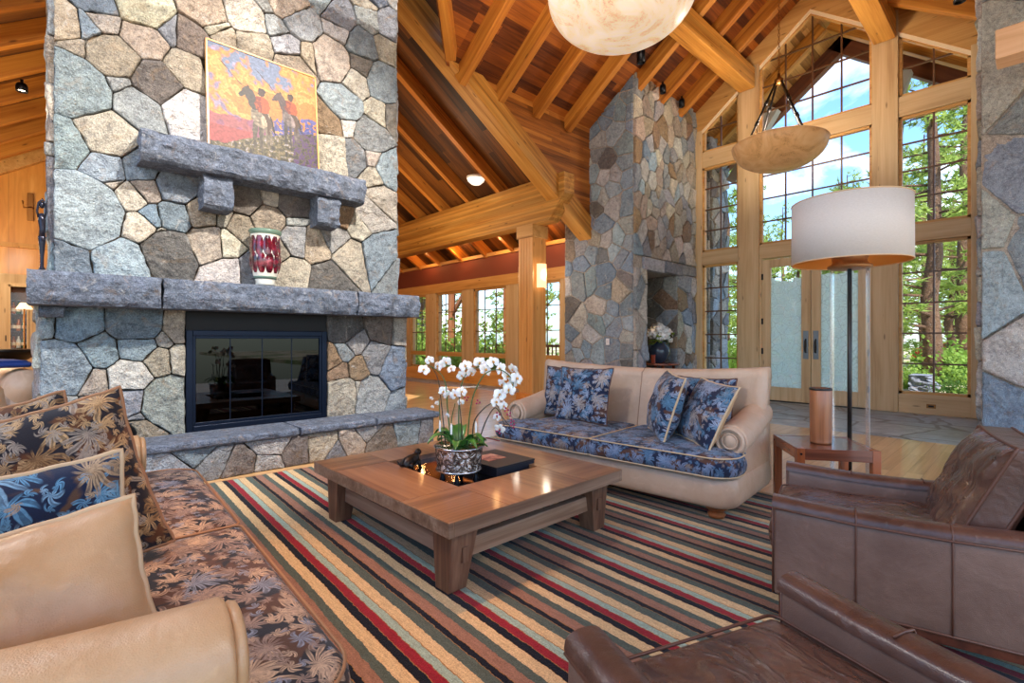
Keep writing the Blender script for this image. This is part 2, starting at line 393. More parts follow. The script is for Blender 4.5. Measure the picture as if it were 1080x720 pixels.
def etched():
    t = NT('etched_glass'); t.n.remove(t.b); co = t.coord('Object')
    sep = t.n.new('ShaderNodeSeparateXYZ'); t.l.new(co, sep.inputs[0])
    v = t.node('ShaderNodeTexVoronoi', {'feature': 'DISTANCE_TO_EDGE'}, {'Vector': t.mix(.06, co, t.node('ShaderNodeTexNoise', None, {'Vector': co, 'Scale': 6.0}).outputs[1]), 'Scale': 5.5}).outputs[0]
    n = t.noise(co, 9, 3, .6, 1.5)
    lines = t.ramp(t.math('MINIMUM', t.math('MULTIPLY', v, 3), t.math('ABSOLUTE', t.math('MULTIPLY', t.math('SUBTRACT', n, .5), 5))), [(.03, (0, 0, 0)), (.12, (1, 1, 1))])
    edge = t.math('ADD', 2.33, t.math('MULTIPLY', t.noise(co, 3.5, 2), .5))
    below = t.math('LESS_THAN', sep.outputs[2], t.math('SUBTRACT', edge, .15))
    f = t.math('MULTIPLY', t.math('ADD', .55, t.math('MULTIPLY', lines, .33)), below)
    tr = t.node('ShaderNodeBsdfTransparent'); d = t.node('ShaderNodeBsdfTranslucent', None, {'Color': rgb(226, 240, 236)})
    dd = t.node('ShaderNodeBsdfDiffuse', None, {'Color': rgb(214, 228, 224)}); m0 = t.n.new('ShaderNodeMixShader'); m0.inputs[0].default_value = .5
    t.l.new(d.outputs[0], m0.inputs[1]); t.l.new(dd.outputs[0], m0.inputs[2])
    mx = t.n.new('ShaderNodeMixShader'); t.l.new(f, mx.inputs[0]); t.l.new(tr.outputs[0], mx.inputs[1]); t.l.new(m0.outputs[0], mx.inputs[2]); t.l.new(mx.outputs[0], t.out.inputs[0])
    return t.m
M['etched'] = etched()
# ------------------------------------------------------------------ stone masonry
GREY = [(142, 144, 146), (154, 154, 152), (128, 132, 136)]
BLUEG = [(132, 146, 156), (144, 156, 162), (120, 134, 148)]
TAN = [(168, 160, 146), (160, 148, 132), (180, 172, 158)]
LIGHT = [(182, 178, 172), (172, 168, 160)]
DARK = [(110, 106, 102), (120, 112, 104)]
BRN = [(150, 126, 100), (138, 116, 94)]
PAL = {'G': GREY, 'B': BLUEG, 'T': TAN, 'L': LIGHT, 'D': DARK, 'N': BRN}
def scol(k, r):
    c = r.choice(PAL[k]); j = r.uniform(.9, 1.1)
    return rgb(*(min(255, q * j * r.uniform(.98, 1.02)) for q in c))
def clip(poly, a, b, c):        # keep a*x+b*y <= c
    out = []
    for i in range(len(poly)):
        p = poly[i]; q = poly[(i + 1) % len(poly)]
        dp = a * p[0] + b * p[1] - c; dq = a * q[0] + b * q[1] - c
        if dp <= 0: out.append(p)
        if (dp < 0 < dq) or (dq < 0 < dp):
            t = dp / (dp - dq); out.append((p[0] + t * (q[0] - p[0]), p[1] + t * (q[1] - p[1])))
    return out
def inset(poly, d):
    n = len(poly); out = poly
    A = sum(poly[i][0] * poly[(i + 1) % n][1] - poly[(i + 1) % n][0] * poly[i][1] for i in range(n))
    if A < 0: poly = poly[::-1]; out = poly
    for i in range(n):
        p = poly[i]; q = poly[(i + 1) % n]
        ex, ey = q[0] - p[0], q[1] - p[1]; L = math.hypot(ex, ey)
        if L < 1e-6: continue
        nx, ny = ey / L, -ex / L
        out = clip(out, nx, ny, nx * p[0] + ny * p[1] - d)
        if len(out) < 3: return []
    return out
def stone(mb, poly, to3, col, r, joint, h, seg=.05, rnd_edge=.006):
    poly = inset(poly, joint)
    if len(poly) < 3: return
    n = len(poly)
    pts = []
    for i in range(n):
        p = poly[i]; q = poly[(i + 1) % n]; a = poly[i - 1]
        L = math.hypot(q[0] - p[0], q[1] - p[1]); k = max(1, int(L / seg))
        # round corners
        cr = min(.3 / k, .25)
        for j in range(k):
            t = (j + .0) / k
            if j == 0:
                L0 = math.hypot(a[0] - p[0], a[1] - p[1]); rr = min(.009, L * .2, L0 * .2)
                pts.append((p[0] + (a[0] - p[0]) / max(L0, 1e-6) * rr, p[1] + (a[1] - p[1]) / max(L0, 1e-6) * rr))
                pts.append((p[0] + (q[0] - p[0]) / max(L, 1e-6) * rr, p[1] + (q[1] - p[1]) / max(L, 1e-6) * rr))
            else: pts.append((p[0] + (q[0] - p[0]) * t + r.uniform(-1, 1) * rnd_edge, p[1] + (q[1] - p[1]) * t + r.uniform(-1, 1) * rnd_edge))
    cx = sum(p[0] for p in pts) / len(pts); cy = sum(p[1] for p in pts) / len(pts)
    size = max(math.hypot(p[0] - cx, p[1] - cy) for p in pts)
    tx, ty = r.uniform(-.10, .10), r.uniform(-.10, .10); hh = h * r.uniform(.6, 1.25)
    ph = r.uniform(0, 100)
    rings = []
    for (ins, hf) in ((0, -1.2), (.001, .55), (.008, .88), (.03, 1.0), (size * .45, 1.05), (size * .75, 1.08)):
        ring = []
        for p in pts:
            dx, dy = p[0] - cx, p[1] - cy; L = math.hypot(dx, dy) + 1e-6
            f = max(.12, (L - ins) / L)
            u = cx + dx * f; v = cy + dy * f
            z = hh * hf
            if hf > .5: z += (tx * (u - cx) + ty * (v - cy)) + (noise.noise(Vector((u * 6, v * 6, ph))) * .014 + noise.noise(Vector((u * 17, v * 17, ph))) * .007) * min(1, hf)
            ring.append(mb.vert(to3(u, v, z)))
        rings.append(ring)
    m = len(pts)
    for i in range(len(rings) - 1):
        for k in range(m):
            mb.face((rings[i][k], rings[i][(k + 1) % m], rings[i + 1][(k + 1) % m], rings[i + 1][k]), col)
    c = mb.vert(to3(cx, cy, hh * 1.08)); 
    for k in range(m): mb.face((rings[-1][k], rings[-1][(k + 1) % m], c), col)
def masonry(mb, bounds, seeds, to3, joint=.007, h=.035, seed=1, an=1.0, minarea=.0012, edge=.006):
    """bounds: convex polygon; seeds: (u, v, kind, weight)"""
    r = random.Random(seed)
    for i, s in enumerate(seeds):
        poly = [(p[0], p[1] * an) for p in bounds]
        for j, q in enumerate(seeds):
            if i == j: continue
            dx, dy = q[0] - s[0], (q[1] - s[1]) * an
            if dx * dx + dy * dy > 6: continue
            c = (q[0] ** 2 + (q[1] * an) ** 2 - s[0] ** 2 - (s[1] * an) ** 2 + s[3] - q[3]) / 2
            poly = clip(poly, dx, dy, c)
            if len(poly) < 3: break
        if len(poly) < 3: continue
        poly = [(p[0], p[1] / an) for p in poly]
        A = abs(sum(poly[k][0] * poly[(k + 1) % len(poly)][1] - poly[(k + 1) % len(poly)][0] * poly[k][1] for k in range(len(poly)))) / 2
        if A < minarea: continue
        stone(mb, poly, to3, scol(s[2], r), r, joint, h, rnd_edge=edge)
def rseeds(u0, u1, v0, v1, size, kinds, seed, an=1.0):
    r = random.Random(seed); out = []
    area = (u1 - u0) * (v1 - v0); n = int(area / (size * size / an))
    tries = 0
    while len(out) < n and tries < n * 60:
        tries += 1
        u, v = r.uniform(u0, u1), r.uniform(v0, v1); sz = size * r.choice((.6, .8, 1.0, 1.3))
        if all((u - q[0]) ** 2 + ((v - q[1]) * an) ** 2 > (.36 * (sz + q[4])) ** 2 for q in out):
            out.append((u, v, r.choice(kinds), (sz * .5) ** 2 * .5, sz))
    return out

# camera constants, only used here to read stone positions off the photo at authoring time
_f, _a = 521.0, math.radians(46.8)
def onwall(px, py, Y):
    u = (px - 540) / _f; v = (357 - py) / _f
    dx = math.cos(_a) + u * math.sin(_a); dy = math.sin(_a) - u * math.cos(_a); d = Y / dy
    return (d * dx, 1.25 + d * v)

# ------------------------------------------------------------------ FIREPLACE
CY = 5.45                      # chimney face
fp = thing('stone_fireplace', 'massive grey granite fireplace chimney with raised hearth and glass doors', 'fireplace', (1.6, CY, 0))
def L(x, y, z): return (x - 1.6, y - CY, z)
UP = """71 22 T 1|90 27 B 0|100 1 B 2|106 21 T 0|89 50 T -3|150 8 T 6|218 12 T 5|229 30 T 1|152 42 T 3|177 33 G -1|203 43 D 2|119 60 T 5|78 92 B 10|128 88 G -2|166 90 D 6|197 74 T 3|148 112 G 4|192 115 L 5|214 75 G -2|68 150 B 2|112 142 T 5|112 176 B 0|150 178 B 1|85 222 B 16|118 190 T -4|141 208 T -1|149 238 T -1|157 200 T 0|186 197 B 4|162 228 B -1|184 228 B 2|214 226 T 3|173 247 T -3|180 266 D 6|222 257 T 6|186 262 T -3|259 19 T 6|283 3 G -1|267 46 T 4|235 38 T 1|316 22 G 7|292 28 G 0|302 48 G 1|324 57 T -2|308 70 T 2|350 62 T 8|357 17 G 6|388 20 G 2|408 27 G 2|385 3 T 1|380 46 G 4|405 50 T 0|380 70 D 0|375 86 T 1|403 88 B 6|362 112 B 5|347 128 N 2|365 130 L -1|390 143 G 5|414 125 D -1|398 120 T -1|350 162 T 4|373 165 G 2|392 167 T -2|409 180 B 3|393 187 T -2|400 209 T 0|388 226 L 3|358 226 N 2|256 208 D 5|284 208 T 0|307 213 D 3|282 232 T 3|252 240 T 1|234 258 T 4|233 230 T 0|310 237 G -3|312 254 G 3|331 258 T 3|351 250 G 2|377 236 T 0|369 272 T 4|345 296 D 4|401 270 B 8|416 285 G 2|308 287 T 2|238 287 L 4|262 287 G 2|130 275 B 1|60 275 B 1|290 265 T 1"""
def parse(txt, Y, z0, z1, wk=.004):
    out = []
    for it in txt.split('|'):
        a = it.split(); x, z = onwall(float(a[0]), float(a[1]), Y)
        out.append((x, z, a[2], float(a[3]) * wk))
    return out
up = parse(UP, CY, 0, 0)
rr_ = random.Random(5)
up += [(a, b, k, w) for a, b, k, w, _ in rseeds(.0, 3.25, 4.75, 6.6, .42, 'TTGGBL', 3)]
up = [u for u in up if not (u[1] > 4.8 and any(abs(u[0] - q[0]) < .12 and abs(u[1] - q[1]) < .12 for q in up if q is not u))]
mb = MB()
X0, X1 = .03, 3.15
masonry(mb, [(X0, 1.7), (X1, 1.7), (X1, 6.5), (X0, 6.5)], up, lambda u, v, z: L(u, CY - z, v), .0035, .035, 11)
# right and left flanks
for sx, xx, sd in ((1, X1, 21), (-1, X0, 22)):
    sds = [s[:4] for s in rseeds(0, 1.5, 1.7, 6.5, .38, 'GGTTBL', sd)]
    masonry(mb, [(0, 1.7), (1.5, 1.7), (1.5, 6.5), (0, 6.5)], sds, (lambda sx, xx: (lambda u, v, z: L(xx + sx * z, CY + u, v)))(sx, xx), .007, .03, sd)
sds = [s[:4] for s in rseeds(0, 3.1, 1.7, 6.5, .45, 'GGTTBL', 29)]
masonry(mb, [(X0, 1.7), (X1, 1.7), (X1, 6.5), (X0, 6.5)], [(s[0] + X0, s[1], s[2], s[3]) for s in sds], lambda u, v, z: L(u, CY + 1.5 + z, v), .008, .03, 31)
mb.build('chimney_stonework', M['rock'], fp, smooth=False)
mb = MB(); mb.box(X0 + .005 - 1.6, X1 - .005 - 1.6, .008, 1.495, 1.6, 6.5)
XL, XR = -.05, 3.27
FX0, FX1, FZ1 = .93, 2.27, 1.51        # firebox opening
# lower mortar core round the firebox
for a, b, c, d in ((XL, FX0 + .0, .3, 1.6), (FX1, XR, .3, 1.6)):
    mb.box(a + .012 - 1.6, b - .004 - 1.6, .004, 1.6, c, d)
mb.box(FX0 - 1.6 - .01, FX1 - 1.6 + .01, .7, 1.6, .3, 1.6); mb.box(FX0 - 1.6 - .01, FX1 - 1.6 + .01, .02, .8, FZ1 + .0, 1.66)
mb.box(FX0 - 1.6 - .01, FX1 - 1.6 + .01, .02, .8, .2, .37)
mb.build('mortar_core', M['mortar'], fp)
LOW = """48 338 B 0|82 340 B 4|142 340 B 7|62 388 B 9|105 370 B 3|143 366 B 3|172 358 T -2|165 381 T 1|101 400 T 0|136 396 L 4|135 421 G 2|178 422 G 9|146 440 G -3|146 456 T 0|60 440 G 3|100 436 G 1|193 345 T 3|195 378 T 2|90 470 G 2"""
LOWR = """362 348 D 3|403 346 D 2|362 371 G 0|350 378 N 1|357 391 N 0|377 388 N 0|396 378 G 3|421 347 T 0|417 388 B 8|360 413 T 3|377 409 T -4|391 413 G 3|372 362 G 0|425 425 B 1"""
low = parse(LOW, CY, 0, 0); lowr = parse(LOWR, CY, 0, 0)
mb = MB()
masonry(mb, [(XL, .3), (FX0, .3), (FX0, 1.56), (XL, 1.56)], low, lambda u, v, z: L(u, CY - z, v), .0035, .035, 41)
mb.build('firebox_surround', M['rock'], fp); mb = MB()
masonry(mb, [(FX1, .3), (XR, .3), (XR, 1.56), (FX1, 1.56)], lowr, lambda u, v, z: L(u, CY - z, v), .0035, .035, 42)
mb.build('firebox_surround', M['rock'], fp)
for sx, xx, sd in ((1, XR, 43), (-1, XL, 44)):
    mb = MB(); sds = [s[:4] for s in rseeds(0, 1.6, 0, 1.56, .34, 'GGTTB', sd)]
    masonry(mb, [(0, 0), (1.6, 0), (1.6, 1.56), (0, 1.56)], sds, (lambda sx, xx: (lambda u, v, z: L(xx - sx * .0 + sx * z, CY + u, v)))(sx, xx), .007, .03, sd)
    mb.build('flank_stonework', M['rock'], fp)
# hearth
HX0, HX1, HY = -.7, 3.38, 4.98
mb = MB()
sds = [s[:4] for s in rseeds(HX0, HX1, 0, .3, .25, 'GGGTBLD', 51)]
masonry(mb, [(HX0, 0), (HX1, 0), (HX1, .30), (HX0, .30)], sds, lambda u, v, z: L(u, HY - z + .02, v), .0035, .025, 52)
sds = [s[:4] for s in rseeds(0, .8, 0, .3, .25, 'GGT', 53)]
masonry(mb, [(0, 0), (.8, 0), (.8, .3), (0, .3)], sds, lambda u, v, z: L(HX1 + z, HY + u + .03, v), .006, .02, 54)
mb.build('hearth_stonework', M['rock'], fp)
MB().box(HX0 - 1.6, HX1 - 1.6, HY + .03 - CY, .3, 0, .3).build('hearth_core', M['mortar'], fp)
def rough_block(name, x0, x1, y0, y1, z0, z1, mat, parent, seed, chip=.022, flat_top=True, n=None, ends=(True, True)):
    """rock-faced block: front (low y) and ends broken, top and bottom nearly flat"""
    r = random.Random(seed); nx = max(4, int((x1 - x0) / .035)); nz = max(4, int((z1 - z0) / .03)); ny = max(3, int((y1 - y0) / .06))
    bm = bmesh.new(); bmesh.ops.create_cube(bm, size=1)
    def cutv(axis, n):
        for i in range(1, n):
            t = i / n - .5; no = [0, 0, 0]; no[axis] = 1; co = [0, 0, 0]; co[axis] = t
            bmesh.ops.bisect_plane(bm, geom=bm.verts[:] + bm.edges[:] + bm.faces[:], plane_co=co, plane_no=no)
    cutv(0, nx); cutv(1, ny); cutv(2, nz)
    for v in bm.verts:
        u, w, t = v.co.x + .5, v.co.y + .5, v.co.z + .5
        x = x0 + u * (x1 - x0); y = y0 + w * (y1 - y0); z = z0 + t * (z1 - z0)
        P = Vector((x * 7 + seed * 3.1, y * 7, z * 7))
        d = (noise.noise(P) + .5 * noise.noise(P * 2.3) + .6 * abs(noise.noise(P * .8))) + 1.3 * noise.voronoi(P * Vector((1.1, 1.1, 1.6)))[0][0] - .5
        ez = min(t, 1 - t); edge = math.exp(-ez * 9)
        if w < .001: y += chip * (1.2 * d + edge * 1.1) + (.01 * edge)
        if w < .25: z += (-1 if t > .5 else 1) * (chip * .35 * abs(noise.noise(P * 1.7))) * (t < .001 or t > .999)
        if u < .001 and ends[0]: x += chip * .8 * abs(d)
        if u > .999 and ends[1]: x -= chip * .8 * abs(d)
        v.co = (x, y, z)
    me = bpy.data.meshes.new(name); bm.to_mesh(me); bm.free(); me.materials.append(mat)
    o = bpy.data.objects.new(name, me); COL.objects.link(o); o.parent = parent
    return o
for i, (a, b) in enumerate(((HX0 - .02, .42), (.428, 1.8), (1.808, 2.62), (2.628, HX1 + .05))):
    o = rough_block('hearth_slab', a - 1.6, b - 1.6, HY - .05 - CY, .0, .30, .375, M['slab'], fp, 60 + i, .012)
for i, (a, b) in enumerate(((-.12, .71), (.716, 2.48), (2.486, 3.29))):
    o = rough_block('mantel_block', a - 1.6, b - 1.6, 5.1 - CY, .04, 1.51, 1.77, M['slab'], fp, 70 + i, .02)
o = rough_block('upper_shelf', .56 - 1.6, 2.60 - 1.6, 5.12 - CY, .03, 2.76, 3.03, M['slab'], fp, 80, .026)
for i, a in enumerate((1.02, 2.06)):
    o = rough_block('shelf_corbel', a - 1.6, a + .26 - 1.6, 5.17 - CY, .03, 2.45, 2.77, M['slab'], fp, 84 + i, .03)
o = rough_block('mantel_corbel', -.06 - 1.6, .1 - 1.6, 5.3 - CY, .05, 1.42, 1.52, M['slab'], fp, 88, .02)
# firebox insert
mb = MB()
def fr(mb, x0, x1, z0, z1, w, y0, y1):
    mb.box(x0, x0 + w, y0, y1, z0, z1); mb.box(x1 - w, x1, y0, y1, z0, z1)
    mb.box(x0 + w, x1 - w, y0, y1, z0, z0 + w); mb.box(x0 + w, x1 - w, y0, y1, z1 - w, z1)
a0, a1 = FX0 - 1.6 + .005, FX1 - 1.6 - .005
mb.box(a0, a1, -.005, .05, 1.32, 1.505); mb.build('firebox_hood', plain('matt_black_hood', rgb(14, 14, 18), .7), fp, bevel=.004)
mb = MB(); fr(mb, a0, a1, .372, 1.33, .055, -.03, .04); mb.build('firebox_frame', M['navymetal'], fp, bevel=.006)
mb = MB(); fr(mb, a0 + .05, a1 - .05, .425, 1.28, .03, -.015, .02)
mb.build('door_frame', M['navymetal'], fp, bevel=.003)
wd = (a1 - a0 - .16) / 4
for k in range(4):
    p = MB().box(a0 + .08 + k * wd + .004, a0 + .08 + (k + 1) * wd - .004, .0, .006, .452, 1.252).build('glass_door', M['fireglass'], fp)
mb = MB()
for k in range(1, 4): mb.box(a0 + .08 + k * wd - .004, a0 + .08 + k * wd + .004, -.004, .01, .45, 1.255)
mb.build('door_edge', M['navymetal'], fp)
mb = MB(); sb = plain('sooty_firebrick', rgb(26, 24, 24), .9)
mb.box(a0, a1, .62, .66, .375, 1.5); mb.box(a0 - .01, a0, .05, .66, .375, 1.5); mb.box(a1, a1 + .01, .05, .66, .375, 1.5)
mb.box(a0, a1, .03, .66, .36, .378); mb.box(a0, a1, .05, .66, 1.46, 1.5); mb.build('firebox_lining', sb, fp)
mb = MB()
for k in range(7): mb.tube([(a0 + .3 + k * .12, .2, .50), (a0 + .3 + k * .12, .45, .50)], .008, 6)
mb.tube([(a0 + .25, .2, .5), (a1 - .25, .2, .5)], .01); mb.tube([(a0 + .25, .45, .5), (a1 - .25, .45, .5)], .01)
for x in (a0 + .3, a1 - .3): mb.tube([(x, .2, .38), (x, .2, .62)], .012)
mb.build('log_grate', M['iron'], fp)
mb = MB()
for k, (p, q, r) in enumerate((((-.35, .27, .55), (.3, .33, .56), .05), ((-.3, .4, .56), (.35, .36, .57), .055), ((-.2, .3, .64), (.25, .38, .66), .045))):
    mb.tube([p, q], r, 9)
mb.build('charred_log', wood('charred_wood', rgb(80, 70, 62), rgb(50, 42, 38), rgb(22, 18, 16), .9, False), fp)

# ------------------------------------------------------------------ second stone mass with niche (wall structure)
SX, SY = 8.12, 5.27
ws = sempty('wall_entry_left')
mb = MB()
KS2 = 'BBBBGGTLD'
# face looking down the hall (normal -X), 5.27..7.0
s2 = [s[:4] for s in rseeds(5.27, 7.0, 0, 6.7, .34, KS2, 101)]
masonry(mb, [(5.27, 0), (6.98, 0), (6.98, 6.8), (5.27, 6.8)], s2, lambda u, v, z: (SX - z * .7, u, v), .012, .03, 102, minarea=.002)
# face looking at the sofa (normal -Y) with niche X 8.55..9.81, z .0..2.58
def face2(x0, x1, z0, z1, sd, size=.26, an=.75):
    s = [q[:4] for q in rseeds(x0, x1, z0, z1, size, 'TTTTTGGBLN', sd, an)]
    masonry(mb, [(x0, z0), (x1, z0), (x1, z1), (x0, z1)], s, lambda u, v, z: (u, SY - z, v), .008, .05, sd + 1, an, .0015)
face2(SX, 8.55, 0, 2.62, 110); face2(9.81, 10.6, 0, 2.62, 112); face2(SX, 10.6, 2.85, 6.7, 114)
for a, b in ((8.42, 9.2), (9.21, 9.95)):
    stone(mb, [(a, 2.6), (b, 2.58), (b, 2.84), (a, 2.85)], lambda u, v, z: (u, SY - z, v), scol('G', rnd), rnd, .006, .06)
face2(SX, 8.42, 2.62, 2.85, 116); face2(9.95, 10.6, 2.62, 2.85, 118)
# niche inner faces: darker stone kinds stand in for the shade inside
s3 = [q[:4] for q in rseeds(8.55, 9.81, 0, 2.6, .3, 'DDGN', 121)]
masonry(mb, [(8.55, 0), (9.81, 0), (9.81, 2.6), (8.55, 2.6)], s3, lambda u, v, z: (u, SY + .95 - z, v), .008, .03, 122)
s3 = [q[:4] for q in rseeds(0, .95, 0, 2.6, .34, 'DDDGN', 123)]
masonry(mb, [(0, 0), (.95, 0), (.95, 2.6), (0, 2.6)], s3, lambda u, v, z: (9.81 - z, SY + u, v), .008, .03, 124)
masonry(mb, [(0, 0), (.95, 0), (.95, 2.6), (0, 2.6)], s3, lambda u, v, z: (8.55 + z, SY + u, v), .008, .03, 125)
o = struct(mb.build('wall_stone', M['rock2'], ws))
mb = MB()
mb.box(SX + .006, 8.54, SY + .006, 6.98, 0, 6.8); mb.box(9.82, 10.6, SY + .006, 6.98, 0, 6.8); mb.box(8.5, 9.9, SY + .96, 6.98, 0, 6.8)
mb.box(8.5, 9.9, SY + .006, 6.3, 2.6, 6.8)
struct(mb.build('wall_mortar', M['mortar2'], ws))
# right-hand stone mass
wr = sempty('wall_entry_right'); mb = MB()
RB = .47
s4 = [q[:4] for q in rseeds(-2.2, RB, 0, 7.2, .62, 'BBGGGTL', 131, .9)]
masonry(mb, [(-2.2, 0), (RB, 0), (RB, 7.2), (-2.2, 7.2)], s4, lambda u, v, z: (SX - z, u, v), .012, .05, 132, .9, .002)
s4 = [q[:4] for q in rseeds(SX, 10.6, 0, 7.2, .34, 'GGTTBL', 133)]
masonry(mb, [(SX, 0), (10.6, 0), (10.6, 7.2), (SX, 7.2)], s4, lambda u, v, z: (u, RB + z, v), .01, .04, 134)
struct(mb.build('wall_stone', M['rock2'], wr))
struct(MB().box(SX + .006, 10.6, -2.2, RB - .006, 0, 7.2).build('wall_mortar', M['mortar2'], wr))

# ------------------------------------------------------------------ floors
def slate():
    t = NT('slate_floor'); co = t.coord('Object')
    dv = t.mix(.1, co, t.node('ShaderNodeTexNoise', None, {'Vector': co, 'Scale': 3.0}).outputs[1])
    vo = t.node('ShaderNodeTexVoronoi', None, {'Vector': dv, 'Scale': 1.5}); ed = t.node('ShaderNodeTexVoronoi', {'feature': 'DISTANCE_TO_EDGE'}, {'Vector': dv, 'Scale': 1.5}).outputs[0]
    cs = t.n.new('ShaderNodeSeparateColor'); t.l.new(vo.outputs['Color'], cs.inputs[0])
    c = t.ramp(cs.outputs[0], [(0, rgb(134, 150, 162)), (.5, rgb(158, 168, 174)), (1, rgb(176, 178, 174))])
    n = t.noise(co, 6, 6, .65, .6)
    c = t.mix(1.0, c, t.ramp(n, [(.35, (.6, .62, .66)), (.65, (1.25, 1.22, 1.18))]), 'MULTIPLY')
    g = t.ramp(ed, [(.015, (1, 1, 1)), (.03, (0, 0, 0))]); c = t.mix(g, c, rgb(100, 96, 90))
    return t.fin(c, t.math('ADD', .22, t.math('MULTIPLY', n, .3)), 0, t.bump(t.math('SUBTRACT', n, t.math('MULTIPLY', g, .6)), .35, .01))
fl = sempty('floor')
struct(MB().box(-5, 7.76, -5, 15.2, -.06, 0).build('floor_oak', M['floor'], fl))
struct(MB().box(7.76, 10.75, -5, 15.2, -.06, 0).build('floor_slate', slate(), fl))

# ------------------------------------------------------------------ ceilings
S1 = .70
def zb(Y): return 7.55 - S1 * abs(Y - 2.98)
def zw(X): return 9.18 - .67 * X if X > 2.9 else 9.18 - .67 * 2.9 - .67 * (2.9 - X)
ceil = sempty('ceiling')
def slab(name, p, th, mat, parent, ex):
    """flat deck from 4 corner points, local x along ex, thickness upward"""
    p = [Vector(q) for q in p]; o0 = p[0]; ex = Vector(ex).normalized()
    nz = (p[1] - p[0]).cross(p[3] - p[0]).normalized()
    if nz.z < 0: nz = -nz
    ey = nz.cross(ex).normalized()
    Mx = Matrix((ex, ey, nz)).transposed().to_4x4(); Mx.translation = o0; inv = Mx.inverted()
    q = [inv @ a for a in p]; mb = MB()
    pts = [(a.x, a.y, 0) for a in q] + [(a.x, a.y, th) for a in q]
    mb.hexa(pts); o = mb.build(name, mat, None); o.matrix_world = Mx
    if parent: o.parent = parent
    return o
def beam(name, p0, p1, w, h, mat, parent=None, bev=.008, up=(0, 0, 1), top=0, cut0=0, cut1=0):
    """p0,p1 centre line of the bottom face; local x along"""
    p0 = Vector(p0); p1 = Vector(p1); ex = (p1 - p0); Ln = ex.length; ex.normalize()
    ey = Vector(up).cross(ex).normalized(); ez = ex.cross(ey)
    Mx = Matrix((ex, ey, ez)).transposed().to_4x4(); Mx.translation = p0
    a = w / 2; mb = MB()
    mb.hexa([(cut0 * h, -a, 0), (Ln - cut1 * h, -a, 0), (Ln - cut1 * h, a, 0), (cut0 * h, a, 0), (0, -a, h), (Ln, -a, h), (Ln, a, h), (0, a, h)])
    o = mb.build(name, mat, None, bevel=bev, seg=1); o.matrix_world = Mx
    if parent: o.parent = parent
    return o
DK = .33
XE = 10.7
yv = 6.34
# hall left slope: main part plus the valley triangle
def pm(X, Y): return (X, Y, zb(Y) + DK)
struct(slab('ceiling_boards', [pm(4.6, 2.98), pm(XE, 2.98), pm(XE, yv), pm(4.6, yv)], .08, M['deck'], ceil, (1, 0, 0)))
struct(slab('ceiling_boards', [pm(1.3, 2.98), pm(4.6, 2.98), pm(4.6, yv), pm(4.55, yv)], .08, M['deck'], ceil, (1, 0, 0)))
struct(slab('ceiling_boards', [pm(-4, 2.98), pm(1.35, 2.98), pm(1.35, 3.03), pm(-4, 3.03)], .08, M['deck'], ceil, (1, 0, 0)))
struct(slab('ceiling_boards', [pm(-4, -3.4), pm(XE, -3.4), pm(XE, 2.98), pm(-4, 2.98)], .08, M['deck'], ceil, (1, 0, 0)))
XR_ = (4.79, 5.62, 6.50, 7.38, 8.24, 9.04, 9.84)
for i, X in enumerate(XR_):
    ye = 6.25 if X < 8.1 else 5.3
    struct(beam('rafter', (X, ye, zb(ye)), (X, 2.98, zb(2.98)), .13, .34, M['rafter'], ceil))
for X in (-.6, .3, 1.2, 2.1, 3.0, 3.9) + XR_:
    struct(beam('rafter', (X, 2.98, zb(2.98)), (X, -3.2, zb(-3.2)), .13, .34, M['rafter'], ceil))
struct(beam('valley_rafter', (4.42, 6.05, 5.42), (2.0, 3.55, 7.1), .15, .45, M['rafter'], ceil))
# wing ceiling
wc = sempty('ceiling_wing')
DW = .30
def pw(X, Y): return (X, Y, zw(X) + DW)
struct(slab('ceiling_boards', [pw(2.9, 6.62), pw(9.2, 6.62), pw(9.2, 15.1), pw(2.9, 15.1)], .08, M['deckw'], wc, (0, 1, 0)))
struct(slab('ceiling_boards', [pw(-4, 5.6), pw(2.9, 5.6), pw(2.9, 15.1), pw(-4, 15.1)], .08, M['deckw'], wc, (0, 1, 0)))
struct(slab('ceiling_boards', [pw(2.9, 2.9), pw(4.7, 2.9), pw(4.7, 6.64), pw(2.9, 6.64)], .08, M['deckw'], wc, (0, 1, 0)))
yy = 6.8
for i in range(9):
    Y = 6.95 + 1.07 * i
    struct(beam('rafter', (8.75, Y, zw(8.75)), (2.9, Y, zw(2.9)), .12, .3, M['raftbright'], wc))
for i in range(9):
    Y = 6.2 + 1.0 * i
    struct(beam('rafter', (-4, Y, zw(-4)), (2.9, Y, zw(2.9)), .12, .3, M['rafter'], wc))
# gable infill wall between hall roof and wing
gx = sempty('wall_gable')
mb = MB(); Yg = 6.30
def zt(X): return 4.42 + .64 * (7.08 - X)
b = [(5.0, zt(5.0) - .2), (8.14, zt(8.14) - .2), (8.14, zb(Yg) + DK + .1), (5.0, zb(Yg) + DK + .1)]
mb.hexa([(p[0], Yg, p[1]) for p in (b[0], b[1])] + [(b[1][0], Yg + .1, b[1][1]), (b[0][0], Yg + .1, b[0][1])] + [(b[3][0], Yg, b[3][1]), (b[2][0], Yg, b[2][1]), (b[2][0], Yg + .1, b[2][1]), (b[3][0], Yg + .1, b[3][1])])
struct(mb.build('wall_boards', M['gable'], gx))
